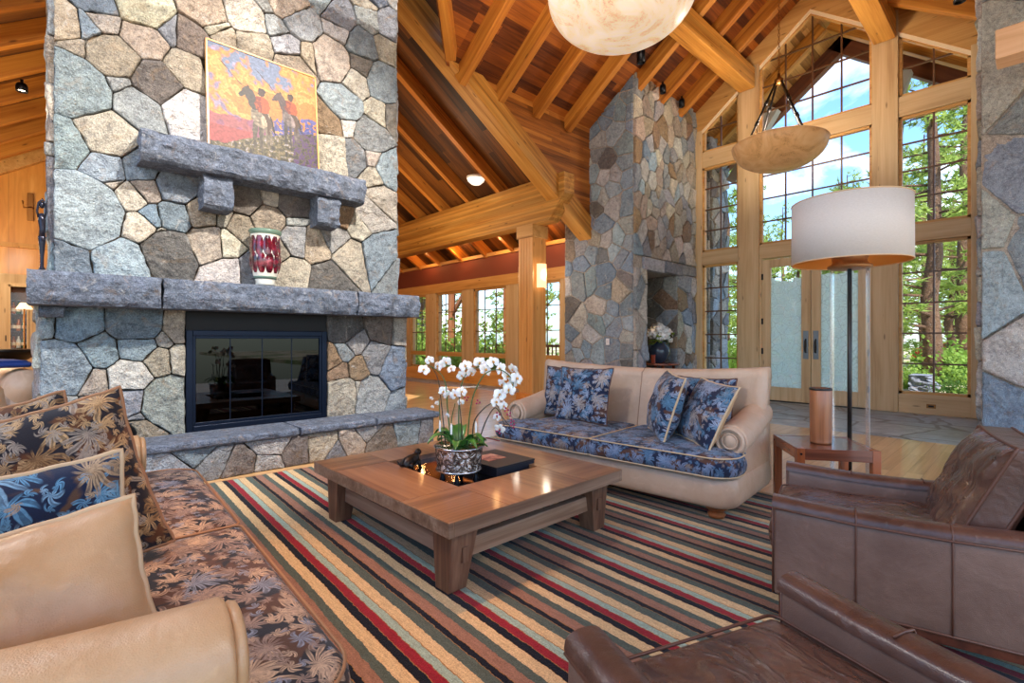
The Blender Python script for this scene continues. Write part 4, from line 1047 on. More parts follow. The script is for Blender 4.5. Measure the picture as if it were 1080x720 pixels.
# ------------------------------------------------------------------ upholstery helpers
def rrect(x0, x1, y0, y1, rs, n=8):
    """rounded rectangle outline, radii for corners (x0y0, x1y0, x1y1, x0y1), ccw, resampled edges"""
    out = []
    for (cx, cy, a0, r) in ((x0 + rs[0], y0 + rs[0], PI, rs[0]), (x1 - rs[1], y0 + rs[1], 1.5 * PI, rs[1]), (x1 - rs[2], y1 - rs[2], 0, rs[2]), (x0 + rs[3], y1 - rs[3], .5 * PI, rs[3])):
        for k in range(n + 1):
            a = a0 + .5 * PI * k / n; out.append((cx + r * math.cos(a), cy + r * math.sin(a)))
    res = []
    for i in range(len(out)):
        p = out[i]; q = out[(i + 1) % len(out)]; Ld = math.hypot(q[0] - p[0], q[1] - p[1]); k = max(1, int(Ld / .06))
        for j in range(k): res.append((p[0] + (q[0] - p[0]) * j / k, p[1] + (q[1] - p[1]) * j / k))
    return res
def puff(mb, pts, z0, z1, bulge=.02, crown=.03, seed=0, wr=.004, uvo=(0, 0)):
    cx = (min(p[0] for p in pts) + max(p[0] for p in pts)) / 2; cy = (min(p[1] for p in pts) + max(p[1] for p in pts)) / 2
    h = z1 - z0; rings = []
    prof = [(.04, z1 + crown, 0), (.3, z1 + crown * .95, 0), (.55, z1 + crown * .8, 0), (.75, z1 + crown * .55, 0), (.88, z1 + crown * .3, 0)]
    side = [(-.03, z1 + .004), (-.012, z1 - .004), (0, z1 - .016), (bulge * .7, z1 - h * .25), (bulge, z1 - h * .5), (bulge * .7, z0 + h * .25), (0, z0 + .016), (-.014, z0 + .003)]
    allr = []
    for f, z, d in prof:
        ring = []
        for p in pts:
            x = cx + (p[0] - cx) * f; y = cy + (p[1] - cy) * f
            zz = z + wr * noise.noise(Vector((x * 5 + seed, y * 5, seed))) * 2
            ring.append((x, y, zz, x, y))
        allr.append(ring)
    drop = 0; pz = z1
    for o_, z in side:
        ring = []; drop += abs(pz - z); pz = z
        for i, p in enumerate(pts):
            q = pts[(i + 1) % len(pts)]; a = pts[i - 1]; ex, ey = q[0] - a[0], q[1] - a[1]; Ld = math.hypot(ex, ey) + 1e-9; nx, ny = ey / Ld, -ex / Ld
            x = p[0] + nx * o_; y = p[1] + ny * o_
            ring.append((x, y, z, x + nx * drop, y + ny * drop))
        allr.append(ring)
    m = len(pts); ids = [[mb.vert(v[:3]) for v in ring] for ring in allr]
    U = lambda v: (v[3] + uvo[0], v[4] + uvo[1])
    for i in range(len(ids) - 1):
        for k in range(m):
            k2 = (k + 1) % m
            mb.face((ids[i][k], ids[i + 1][k], ids[i + 1][k2], ids[i][k2]), None, (U(allr[i][k]), U(allr[i + 1][k]), U(allr[i + 1][k2]), U(allr[i][k2])))
    mb.face(ids[0], None, [U(v) for v in allr[0]]); mb.face(ids[-1][::-1], None, [U(v) for v in allr[-1][::-1]])
def offset(pts, d):
    out = []
    for i, p in enumerate(pts):
        q = pts[(i + 1) % len(pts)]; a = pts[i - 1]; ex, ey = q[0] - a[0], q[1] - a[1]; Ld = math.hypot(ex, ey) + 1e-9
        out.append((p[0] + ey / Ld * d, p[1] - ex / Ld * d))
    return out
def pillow(name, label, w, h, th, front, back, pipe, loc, rot, seed=0, group=None, piper=.006):
    """square pillow standing on its lower edge; face looks along local -y"""
    e = thing(name, label, 'pillow', loc, 0, group, rot)
    r = random.Random(seed)
    def edge(u, v):
        px = w / 2 * u * (1 - .07 * (1 - v * v)) ; pz = h / 2 * v * (1 - .07 * (1 - u * u)) + h / 2
        wob = .006 * noise.noise(Vector((u * 4 + seed, v * 4, 2.2)))
        return px + wob, pz + wob
    def sheet(sg):
        mb = MB()
        def fn(a, b):
            u, v = 2 * a - 1, 2 * b - 1; px, pz = edge(u, v)
            k = max(0, (1 - u ** 2) * (1 - v ** 2)) ** .42
            wr = .012 * noise.noise(Vector((u * 2.5 + seed, v * 2.5, sg))) + .018 * noise.noise(Vector((u * 1.3, v * 1.3 + seed, sg * 3)))
            return (px, sg * (th / 2 * k + wr * k), pz - .03 * k * 0)
        mb.grid(fn, 26, 26, uvs=lambda a, b: (a * w + seed * .37, b * h + seed * .21)); return mb
    sheet(-1).build('front_panel', front, e, smooth=True); sheet(1).build('back_panel', back, e, smooth=True)
    per = []
    for k in range(24): per.append((-1 + k / 12, -1))
    for k in range(24): per.append((1, -1 + k / 12))
    for k in range(24): per.append((1 - k / 12, 1))
    for k in range(24): per.append((-1, 1 - k / 12))
    mb = MB(); mb.tube([(edge(u, v)[0], 0, edge(u, v)[1]) for u, v in per], piper, 6, closed=True); mb.build('piping', pipe, e, smooth=True)
    return e
def sofa(label, W, loc, rz, leath, seatmat, seed, pipe, zarm=.55, rise=.13, zb0=1.03, aw=.12, seatz=.47):
    s = thing('leather_sofa', label, 'sofa', loc, rz); hw = W / 2; xa = hw - aw
    # base
    mb = MB(); pts = rrect(-hw + .03, hw - .03, -.47, .42, (.14, .14, .05, .05)); puff(mb, pts, .10, .31, .012, 0, seed, 0)
    mb.build('base', leath, s, smooth=True)
    # seat cushions (T shaped towards the front, wrapped round the arm fronts)
    for k, (x0, x1, rs) in enumerate(((-hw + .015, -.006, (.17, .03, .02, .03)), (.006, hw - .015, (.03, .17, .03, .02)))):
        mb = MB(); pts = rrect(x0, x1, -.52, -.18, rs)
        # build T outline
        r_ = rs[0] if k == 0 else rs[1]
        if k == 0:
            o_ = [p for p in rrect(x0, x1, -.52, -.22, (rs[0], rs[1], .01, .05), 8)]
            # replace back edge by narrower tongue
            front = [p for p in o_ if p[1] < -.235]
            a = sorted(front, key=lambda p: 0)
            pts = [(x0 + .02, -.24)] + [p for p in o_ if p[1] < -.245] + [(x1, -.2 + .06 * j) for j in range(10)] + [(x1 - .06 * j, .36) for j in range(1, int((x1 - (-xa + .12)) / .06))] + [(-xa + .115, .36 - .06 * j) for j in range(10)] + [(-xa + .115 - .02 * 1, -.235)]
        else:
            o_ = [p for p in rrect(x0, x1, -.52, -.22, (rs[0], rs[1], .05, .01), 8)]
            fr_ = [p for p in o_ if p[1] < -.245]
            pts = fr_ + [(x1 - .02, -.24), (xa - .095, -.235)] + [(xa - .115, -.2 + .06 * j) for j in range(10)] + [(xa - .115 - .06 * j, .36) for j in range(1, int(((xa - .12) - x0) / .06))] + [(x0, .36 - .06 * j) for j in range(10)]
        # order ccw by angle about a centre inside the tongue
        cxx = (x0 + x1) / 2; 
        pts = sorted(set((round(p[0], 5), round(p[1], 5)) for p in pts), key=lambda p: math.atan2(p[1] + .2, (p[0] - cxx)))
        puff(mb, pts, .315, seatz - .015, .02, .03, seed + k, .006, (seed * .7, seed * .3 + k * .4))
        c = mb.build('seat_cushion', seatmat, s, smooth=True)
        mb = MB()
        for z in (.325, seatz - .018): mb.tube([(p[0], p[1], z) for p in offset(pts, .004)], .005, 6, closed=True)
        mb.build('piping', pipe, c, smooth=True)
    # back
    def back(u, v):
        # closed loop around section (u) swept across width (v)
        x = (v * 2 - 1) * (hw - .045)
        t = (v * 2 - 1)
        top = zb0 - .055 * (1 - t * t) ** 1.0 * (1.0)
        sec = [(.22, .30), (.24, .45), (.27, .6), (.30, .75), (.325, top - .12), (.335, top - .04), (.36, top - .005), (.40, top), (.445, top - .02), (.465, top - .07), (.455, top - .2), (.44, .7), (.43, .4), (.43, .12), (.35, .12), (.26, .2)]
        k = u * len(sec); i = int(k) % len(sec); f = k - int(k); a = sec[i]; b = sec[(i + 1) % len(sec)]
        y = a[0] + (b[0] - a[0]) * f; z = a[1] + (b[1] - a[1]) * f
        y += .07
        y += -.10 * t * t * (z > .3) * min(1, (z - .3) / .4)      # wraps forward at the ends
        y -= .022 * math.cos(t * PI * .5) ** 2 * (z > .3 and y < .41)
        return (x + .05 * t * max(0, z - .6), y, z)
    mb = MB(); mb.grid(back, 32, 28, closeu=True); mb.face([k for k in range(32)][::-1]); mb.face([28 * 32 + k for k in range(32)])
    bk = mb.build('backrest', leath, s, smooth=True)
    mb = MB(); seam = [Vector(back(k / 32, .5)) for k in range(0, 17)]; mb.tube([p + Vector((0, -.001, .001)) for p in seam], .0035, 5)
    mb.build('seam', M['pipebr'] if leath == M['brown'] else plain('seam_thread', rgb(150, 112, 84), .6), bk)
    for sg in (-1, 1):
        mb = MB(); xo = aw
        def arm(u, v, sg=sg):
            yy = -.25 + .66 * v; zc = zarm - .02 + rise * v ** 1.3; r = .115 - .01 * v; xc = xa + .005 + .035 * v * 0
            n = 26; k = u * n
            if k <= 18:
                a = -.35 * PI + (k / 18) * 1.6 * PI; a = -(.30 * PI) + 0 + (k / 18) * (1.55 * PI)
                x = xc + r * math.cos(a) * 1; z = zc + r * math.sin(a)
                # a from lower outside over the top to inner side
            else:
                f = (k - 18) / 8
                path = [(xc - .07, zc - .12), (xc - .085, .40), (xc - .09, .2), (xc - .08, .11), (xc + .02, .11), (xc + .075, .11), (xc + .085, .25), (xc + .075, zc - .17), (xc + .07, zc - .10)]
                i = min(7, int(f * 8)); g = f * 8 - i; a_, b_ = path[i], path[i + 1]; x = a_[0] + (b_[0] - a_[0]) * g; z = a_[1] + (b_[1] - a_[1]) * g
            return (sg * x, yy, z)
        mb.grid(arm, 52, 12, closeu=True)
        mb.face([k for k in range(52)]); mb.face([12 * 52 + k for k in range(52)][::-1])
        bm_o = mb.build('armrest', leath, s, smooth=True, weld=True)
        bm_o.modifiers.new('b', 'BEVEL').width = .012
        bm_o.modifiers['b'].limit_method = 'ANGLE'; bm_o.modifiers['b'].angle_limit = 1.0; bm_o.modifiers['b'].segments = 3
        mb = MB(); zc = zarm - .02
        ring = [(sg * (xa + .005 + .088 * math.cos(a)), -.262, zc + .088 * math.sin(a)) for a in [2 * PI * k / 28 for k in range(28)]]
        mb.tube(ring, .014, 8, closed=True)
        ring = [(sg * (xa + .005 + .052 * math.cos(a)), -.266, zc + .052 * math.sin(a)) for a in [2 * PI * k / 28 for k in range(28)]]
        mb.tube(ring, .007, 6, closed=True)
        mb.grid(lambda u, v: (sg * (xa + .005) + .05 * v * math.cos(2 * PI * u), -.262 - .016 * (1 - v * v), zc + .05 * v * math.sin(2 * PI * u)), 20, 4, closeu=True)
        mb.build('arm_scroll', leath, bm_o, smooth=True)
    ft = wood('bun_foot_walnut', rgb(176, 108, 62), rgb(140, 80, 44), rgb(92, 50, 26), .35, False, coat=.3) if 'foot' not in M else M['foot']; M['foot'] = ft
    for x in (-hw + .17, hw - .17):
        for y in (-.36, .34):
            mb = MB(); mb.lathe([(.03, -.0), (.05, .005), (.062, .03), (.045, .05), (.055, .056), (.075, .07), (.082, .088), (.06, .105)], (x, y, .012), 20); mb.build('bun_foot', ft, s, smooth=True)
    return s
sofa('tan leather sofa with blue floral seat cushions standing before the stone column', 2.24, (3.66, 2.50, 0), math.radians(-85.5), M['tan'], M['florseat'], 3, M['pipe'])
sofa('camel leather sofa with brown floral seat cushions beside the fireplace', 2.58, (.08, 2.37, 0), math.radians(87.4), M['tanL'], M['florbr'], 5, M['pipegold'], zarm=.60, rise=.06)

# pillows on the far sofa
def rot(rx, rz, ry=0): return (rx, ry, rz)
G1 = 'pillows at the left end of the tan sofa'
A = math.radians(-85.5)
pillow('throw_pillow', 'blue floral pillow in front at the far arm of the tan sofa', .56, .52, .17, M['flor'], M['flor'], M['pipebr'], (3.58, 2.90, .475), rot(-.25, A + .05), 1)
pillow('throw_pillow', 'blue floral pillow tucked behind its twin against the far arm of the tan sofa', .52, .50, .16, M['flor'], M['flor'], M['pipebr'], (3.72, 3.22, .475), rot(-.22, A + .12, .03), 2)
pillow('throw_pillow', 'blue floral pillow with cream cord seen edge-on leaning on the tan sofa back', .54, .52, .22, M['flor'], M['flor'], M['pipe'], (3.55, 2.10, .475), rot(-.30, A - .90, .06), 3, piper=.008)
pillow('throw_pillow', 'blue floral pillow with tan leather back leaning on the near arm of the tan sofa', .54, .50, .17, M['flor'], M['tanL'], M['pipe'], (3.50, 1.78, .475), rot(-.45, A - .72, .05), 4, piper=.007)
pillow('throw_pillow', 'blue floral pillow peeking out behind the leather-backed pillow on the tan sofa', .48, .48, .14, M['flor'], M['flor'], M['pipebr'], (3.78, 1.84, .475), rot(-.28, A, .0), 5)
# pillows on the near sofa (faces look to +x / the room, backs to camera)
pillow('throw_pillow', 'camel leather pillow with cream piping leaning on the near arm of the camel sofa', .54, .40, .20, M['tanL'], M['florbk'], M['pipe'], (-.05, 1.44, .45), rot(-.42, .10, -.10), 6, piper=.008)
pillow('throw_pillow', 'navy floral pillow with cream cord wedged behind the camel leather pillow', .54, .46, .18, M['florbl'], M['florbk'], M['pipe'], (-.06, 1.74, .455), rot(-.30, .14, -.06), 7, piper=.008)
pillow('throw_pillow', 'large dark floral pillow with orange piping standing up on the camel sofa', .60, .60, .20, M['florbk'], M['florbk'], M['pipegold'], (.05, 2.14, .44), rot(-.25, .15, -.22), 8, piper=.007)
pillow('throw_pillow', 'dark floral pillow at the back, only its orange-piped top showing', .60, .60, .16, M['florbk'], M['florbk'], M['pipegold'], (-.10, 2.50, .41), rot(-.24, .2, -.2), 9, piper=.007)

# ------------------------------------------------------------------ brown leather armchairs
def armchair(label, loc, rz, seed):
    s = thing('leather_armchair', label, 'armchair', loc, rz)
    hw = .41; D = 1.04; y0 = 0; aw = .10; zt_ = .535
    br, bs = M['brown'], M['brownside']
    for sg in (-1, 1):
        mb = MB(); N = 14
        prof = [(hw, .115), (hw + .004, .25), (hw + .004, .42), (hw + .002, zt_ - .03), (hw - .008, zt_ - .008), (hw - .03, zt_), (hw - aw + .03, zt_), (hw - aw + .01, zt_ - .008), (hw - aw, zt_ - .03), (hw - aw, .38), (hw - aw, .2), (hw - aw + .01, .115)]
        def arm(u, v):
            k = u * len(prof); i = int(k + 1e-6) % len(prof); f = k - int(k + 1e-6); a = prof[i]; b = prof[(i + 1) % len(prof)]
            y = D * v; x = a[0] + (b[0] - a[0]) * f; z = a[1] + (b[1] - a[1]) * f
            dip = .018 * math.sin(PI * min(1, v * 1.2)) * (z > .45)
            return (sg * x, y, z - dip + .01 * noise.noise(Vector((y * 6, x * 8, seed))) * (z > .5))
        mb.grid(arm, len(prof) * 2, N, closeu=True); n2 = len(prof) * 2
        mb.face([k for k in range(n2)]); mb.face([N * n2 + k for k in range(n2)][::-1])
        a_ = mb.build('armrest', bs, s, smooth=True, weld=True); m_ = a_.modifiers.new('b', 'BEVEL'); m_.width = .014; m_.segments = 3; m_.limit_method = 'ANGLE'; m_.angle_limit = 1.0
        # top pad in darker leather with cross seams
        mb = MB()
        def pad(u, v):
            a = PI * u; x = hw - aw / 2 + (aw / 2 + .006) * math.cos(a); z = zt_ - .03 + .042 * math.sin(a) ** .6 if 0 < u < 1 else zt_ - .03
            return (sg * x, -.006 + (D - .02) * v, z - .018 * math.sin(PI * min(1, v * 1.2)))
        mb.grid(pad, 10, 14); mb.build('arm_pad', br, a_, smooth=True)
        mb = MB()
        for yv_ in (.30, .60):
            mb.tube([(sg * (hw + .0055), yv_, z) for z in (.12, .25, .4, zt_ - .03)] + [(sg * (hw - .01), yv_, zt_ - .006), (sg * (hw - aw / 2), yv_, zt_ - .002), (sg * (hw - aw + .01), yv_, zt_ - .006)], .0035, 5)
        mb.tube([(sg * (hw + .006), .0, zt_ - .035), (sg * (hw + .006), .3, zt_ - .05), (sg * (hw + .006), .6, zt_ - .05), (sg * (hw + .006), D, zt_ - .035)], .005, 6)
        mb.tube([(sg * (hw + .005), .02, .125), (sg * (hw + .005), D, .125)], .005, 6)
        mb.tube([(sg * (hw - .012), -.004, .12), (sg * (hw - .012), -.004, zt_ - .03)], .005, 6); mb.tube([(sg * (hw - aw + .012), -.004, .2), (sg * (hw - aw + .012), -.004, zt_ - .03)], .004, 6)
        mb.build('seam', M['pipebr'], a_, smooth=True)
    mb = MB(); mb.box(-hw + aw, hw - aw, .03, D, .13, .28); mb.build('seat_frame', bs, s, bevel=.015)
    mb = MB(); pts = rrect(-hw + aw + .004, hw - aw - .004, -.02, .84, (.03, .03, .02, .02)); puff(mb, pts, .27, .425, .015, .03, seed, .012)
    c = mb.build('seat_cushion', M['browncush'], s, smooth=True)
    mb = MB()
    for z in (.29, .423): mb.tube([(p[0], p[1], z) for p in offset(pts, .003)], .005, 6, closed=True)
    mb.build('piping', M['pipebr'], c, smooth=True)
    # back frame, leaning
    def shear(v): return (v[0], v[1] + (v[2] - .3) * .30, v[2])
    mb = MB()
    def bk(u, v):
        prof = [(.84, .28), (.84, .5), (.84, .72), (.85, .81), (.885, .845), (.93, .84), (.96, .80), (.96, .6), (.96, .35), (.96, .13), (.90, .13), (.85, .2)]
        k = u * len(prof); i = int(k + 1e-6) % len(prof); f = k - int(k + 1e-6); a = prof[i]; b = prof[(i + 1) % len(prof)]
        t = v * 2 - 1; z = a[1] + (b[1] - a[1]) * f; y = a[0] + (b[0] - a[0]) * f
        z -= .03 * t ** 4 * (z > .7)
        return (t * (hw - .012 if z < zt_ else hw - .03), y + max(0, z - .3) * .22, z)
    mb.grid(bk, 36, 16, closeu=True); mb.face([k for k in range(36)]); mb.face([16 * 36 + k for k in range(36)][::-1])
    mb.build('backrest', br, s, smooth=True, weld=True)
    # loose back cushion
    w, h, th = .60, .47, .22; e_ = MB(); fl_ = MB()
    def edge(u, v): return (w / 2 * u * (1 - .03 * (1 - v * v)), h / 2 * v * (1 - .03 * (1 - u * u)) + h / 2)
    def place_(x, y, z): return (x, .66 + y + z * .42, .40 + z * .93)
    def fn(sg):
        def g(a, b):
            u, v = 2 * a - 1, 2 * b - 1; px, pz = edge(u, v); k = max(0, (1 - u ** 4) * (1 - v ** 4)) ** .5
            wr = .022 * noise.noise(Vector((u * 1.8 + seed, v * 2.2, sg))) + .012 * noise.noise(Vector((u * 5 + seed, v * 3, sg)))
            return place_(px, sg * (th / 2 * (.5 + .5 * k) + wr * k), pz)
        return g
    e_.grid(fn(-1), 24, 22); bc = e_.build('back_cushion', M['browncush'], s, smooth=True)
    fl_.grid(fn(1), 24, 22); fl_.build('cushion_back', br, bc, smooth=True)
    per = [(-1 + k / 12, -1) for k in range(24)] + [(1, -1 + k / 12) for k in range(24)] + [(1 - k / 12, 1) for k in range(24)] + [(-1, 1 - k / 12) for k in range(24)]
    bd_ = MB(); m = len(per)
    for sgn in (-1, 1):
        for u, v in per: bd_.v.append(place_(edge(u, v)[0], sgn * th / 4, edge(u, v)[1]))
    for k in range(m): bd_.face((k, (k + 1) % m, m + (k + 1) % m, m + k))
    bd_.build('cushion_border', br, bc, smooth=True)
    mb = MB()
    for sgn in (-1, 1): mb.tube([place_(edge(u, v)[0], sgn * (th / 4 + .002), edge(u, v)[1]) for u, v in per], .0065, 6, closed=True)
    mb.build('piping', M['pipebr'], bc, smooth=True)
    # sled rails and legs
    dk = wood('dark_walnut_leg', rgb(98, 52, 36), rgb(70, 34, 24), rgb(40, 20, 14), .35, False) if 'dleg' not in M else M['dleg']; M['dleg'] = dk
    for sg in (-1, 1):
        for y in (.04, D - .08): MB().box(sg * hw * .96 - .02, sg * hw * .96 + .02, y - .02, y + .02, .012, .13).build('leg', dk, s, bevel=.003)
        MB().box(sg * hw * .96 - .02, sg * hw * .96 + .02, .06, D - .1, .085, .125).build('side_rail', dk, s, bevel=.003)
    return s
armchair('brown leather armchair standing beyond the nearest one, seen from its side', (2.75, .90, 0), math.radians(103.5 + 90), 2)
armchair('brown leather armchair closest to the viewer, cut off by the lower frame edge', (1.29, .63, 0), math.radians(70 + 90), 8)
# ------------------------------------------------------------------ coffee table
ct = thing('coffee_table', 'low square weathered oak coffee table with a sunken black tray on the striped rug', 'table', (2.03, 2.64, .015), 0)
tw = wood('oak_tabletop', rgb(160, 116, 80), rgb(128, 86, 56), rgb(84, 54, 36), .38, False, rndv=.25, coat=.25, axis='Y')
twx = wood('oak_tabletop_cross', rgb(166, 122, 84), rgb(134, 92, 60), rgb(88, 58, 38), .38, False, rndv=.25, coat=.25, axis='X')
tg = wood('weathered_oak', rgb(164, 136, 112), rgb(128, 98, 76), rgb(88, 62, 46), .5, False, grain=1.5)
tgz = wood('weathered_oak_leg', rgb(138, 102, 78), rgb(100, 68, 50), rgb(60, 38, 28), .5, False, axis='Z', grain=1.5)
hx, hy = .69, .79; ix0, ix1, iy0, iy1 = -.31, .34, -.36, .44
mb = MB(); mb.box(-hx, -hx + .03, -hy, hy, .312, .384); mb.box(hx - .03, hx, -hy, hy, .312, .384); mb.box(-hx + .03, hx - .03, -hy, -hy + .03, .312, .384); mb.box(-hx + .03, hx - .03, hy - .03, hy, .312, .384)
mb.build('top_edge', tg, ct, bevel=.004)
g = .0012
for (x0, x1, y0, y1, m) in ((-hx, ix0, -hy, iy0, twx), (-hx, ix0, iy0, iy1, tw), (-hx, ix0, iy1, hy, twx), (ix1, hx, -hy, iy0, twx), (ix1, hx, iy0, iy1, tw), (ix1, hx, iy1, hy, twx), (ix0, ix1, -hy, iy0, tw), (ix0, ix1, iy1, hy, tw)):
    MB().box(x0 + g, x1 - g, y0 + g, y1 - g, .35, .386).build('top_board', m, ct, bevel=.002)
MB().box(ix0, ix1, iy0, iy1, .335, .352).build('tray_inset', plain('black_lacquer', rgb(12, 12, 16), .08, coat=1), ct)
mb = MB()
for sx in (-1, 1):
    for sy in (-1, 1):
        x, y = sx * (hx - .15), sy * (hy - .15)
        mb = MB(); a, b = .085, .055
        mb.hexa([(x - b + sx * .03 - .0, y - b, 0), (x + b + sx * .03, y - b, 0), (x + b + sx * .03, y + b, 0), (x - b + sx * .03, y + b, 0), (x - a, y - a, .315), (x + a, y - a, .315), (x + a, y + a, .315), (x - a, y + a, .315)])
        l_ = mb.build('leg', tgz, ct, bevel=.005)
        mb = MB(); mb.box(x + sx * .07 - .012, x + sx * .07 + .024 * 1 - .012, y - .018, y + .018, .14, .215); mb.build('tenon', tgz, l_, bevel=.003); mb = MB(); mb.box(x - .018, x + .018, y + sy * .072 - .012, y + sy * .072 + .012, .14, .215)
        mb.build('tenon', tgz, l_, bevel=.003)
for sx in (-1, 1):
    x = sx * (hx - .15); MB().box(x - .025, x + .025, -hy + .2, hy - .2, .13, .225).build('stretcher', wood('weathered_oak_rail', rgb(164, 140, 118), rgb(130, 104, 84), rgb(90, 66, 50), .5, False, axis='Y', grain=1.5) if 'rail' not in M else M['rail'], ct, bevel=.004)
for sy in (-1, 1):
    y = sy * (hy - .15); MB().box(-hx + .2, hx - .2, y - .025, y + .025, .13, .225).build('stretcher', tg, ct, bevel=.004)

# potted orchid in a pierced silver bowl on feet
OZ = .37
oc = thing('potted_orchid', 'white orchid with arching stems in a chased silver bowl on the coffee table tray', 'plant', (1.89, 2.50, OZ))
sv = NT('chased_silver'); co = sv.coord('Object'); vo = sv.node('ShaderNodeTexVoronoi', {'feature': 'DISTANCE_TO_EDGE'}, {'Vector': sv.mix(.15, co, sv.node('ShaderNodeTexNoise', None, {'Vector': co, 'Scale': 12.0}).outputs[1]), 'Scale': 26.0}).outputs[0]
nn = sv.noise(co, 40, 4, .6, 2.0)
cc = sv.ramp(sv.math('ADD', vo, sv.math('MULTIPLY', nn, .25)), [(.1, rgb(30, 26, 24)), (.22, rgb(120, 108, 98)), (.4, rgb(210, 204, 196))]); sv.fin(cc, .25, .85, sv.bump(sv.math('ADD', vo, nn), .8, .01))
mb = MB(); mb.lathe([(.135, .055), (.142, .065), (.138, .08), (.142, .12), (.148, .17), (.150, .2), (.156, .208), (.152, .214), (.14, .20), (.13, .19), (0.0, .19)], n=40); mb.build('bowl', sv.m, oc, smooth=True)
mb = MB(); mb.lathe([(.150, .198), (.160, .206), (.150, .214)], n=40); mb.lathe([(.136, .056), (.148, .064), (.136, .072)], n=40); mb.build('bowl_rim', plain('polished_silver', rgb(190, 186, 182), .2, 1), oc, smooth=True)
for k in range(4):
    a = PI / 4 + k * PI / 2; mb = MB(); mb.lathe([(0, -.018), (.016, -.012), (.02, .0), (.013, .015), (.01, .04), (.018, .06)], (.105 * math.cos(a), .105 * math.sin(a), 0), 12); mb.build('foot', M['black'], oc, smooth=True)
mb = MB(); mb.lathe([(.0, .192), (.08, .205), (.132, .193)][::-1], n=20); mb.build('moss', rock('moss', .6, attr=False, base=(rgb(92, 96, 52), rgb(60, 56, 36)), sc=4), oc)
lf = NT('orchid_leaf'); lf.fin(lf.ramp(lf.noise(lf.coord('Object'), 9, 2), [(.3, rgb(34, 86, 34)), (.7, rgb(84, 142, 52))]), .3, spec=.5, coat=.2)
r = random.Random(12)
for k in range(15):
    a = k * 2.4 + r.uniform(-.3, .3); Ln = r.uniform(.11, .21); wd = r.uniform(.026, .04); up_ = r.uniform(.02, .09); mb = MB()
    def leaf(u, v):
        t = v; s_ = wd * math.sin(PI * min(1, t ** .8 * .97 + .02)) ** .7 * (2 * u - 1)
        rr = .03 + Ln * t; z = .2 + up_ * math.sin(t * PI * .75) * 1.5 + abs(2 * u - 1) * .010 - .03 * t * t
        return (rr * math.cos(a) - s_ * math.sin(a), rr * math.sin(a) + s_ * math.cos(a), z)
    mb.grid(leaf, 4, 9); mb.build('leaf', lf.m, oc, smooth=True, solid=.002)
stemm = plain('orchid_stem', rgb(62, 96, 48), .5); stemd = plain('dark_stem', rgb(66, 56, 40), .5)
def P3(px, py, t):        # a point near the bowl, offset sideways along the line that joins the two sofas
    d = 3.1 + t; u = (px - 540) / 521.0; v = (357 - py) / 521.0
    return Vector((d * (math.cos(_a) + u * math.sin(_a)) - 1.89, d * (math.sin(_a) - u * math.cos(_a)) - 2.50, 1.25 + d * v - OZ))
def bez(pts, n=16):
    out = []
    for i in range(len(pts) - 1):
        p0 = pts[max(i - 1, 0)]; p1 = pts[i]; p2 = pts[i + 1]; p3 = pts[min(i + 2, len(pts) - 1)]
        for k in range(n // 2):
            t = k / (n // 2); out.append(.5 * ((2 * p1) + (p2 - p0) * t + (2 * p0 - 5 * p1 + 4 * p2 - p3) * t * t + (3 * p1 - p0 - 3 * p2 + p3) * t ** 3))
    out.append(pts[-1]); return out
stems = [  # measured arcs
    ([(476, 470), (472, 430), (470, 405), (463, 392), (450, 384)], 0, stemm), ([(470, 470), (466, 430), (462, 400), (456, 388)], .08, stemd),
    ([(484, 470), (484, 430), (487, 405), (494, 392), (508, 386), (524, 388)], .05, stemm), ([(493, 470), (495, 440), (500, 415), (512, 394), (528, 390), (540, 400), (541, 410)], -.06, stemm),
    ([(498, 468), (500, 445), (509, 432), (520, 425), (527, 432), (532, 450)], .0, stemd), ([(488, 468), (486, 440), (484, 418)], -.05, stemd), ([(466, 468), (464, 440), (463, 420)], -.02, stemm),
    ([(505, 466), (512, 445), (522, 430), (530, 440), (540, 452)], .06, stemd), ([(478, 468), (476, 445), (480, 425)], .1, stemm)]
for pts, t, m in stems:
    w_ = bez([P3(p[0], p[1], t * (1 if i else .3)) for i, p in enumerate(pts)]); mb = MB(); mb.tube(w_, [.0048 - .0025 * i / len(w_) for i in range(len(w_))], 6); mb.build('stem', m, oc, smooth=True)
pet = NT('orchid_petal'); pet.fin(rgb(244, 242, 236), .5, sss=0, emit=None); pet.b.inputs['Subsurface Weight'].default_value = .15
ptp = plain('orchid_lip', rgb(196, 140, 60), .5); ptm = plain('orchid_lip_magenta', rgb(150, 28, 80), .5)
def petal(mb, ang, L_, W_, cup=.2, tilt=0):
    def f(u, v):
        s_ = W_ * math.sin(PI * min(.98, v * .92 + .04)) ** .75 * (2 * u - 1); rr = .004 + L_ * v; y = -cup * L_ * (v * (1 - v)) * 2 + (abs(2 * u - 1) ** 2) * .004 + tilt * v
        return (rr * math.cos(ang) - s_ * math.sin(ang), y, rr * math.sin(ang) + s_ * math.cos(ang))
    mb.grid(f, 4, 6)
fm = MB()
for ang, L_, W_ in ((PI / 2, .034, .014), (PI / 2 + 2.2, .034, .013), (PI / 2 - 2.2, .034, .013), (.25, .036, .021), (PI - .25, .036, .021)): petal(fm, ang, L_, W_)
fm_me = fm.build('blossom', pet.m, oc, smooth=True); cm = MB(); cm.lathe([(0, -.006), (.005, -.003), (.006, .004), (.003, .010), (0, .012)], n=8); cme = cm.build('lip', ptp, fm_me, smooth=True); cme.location = (0, -.008, -.004)
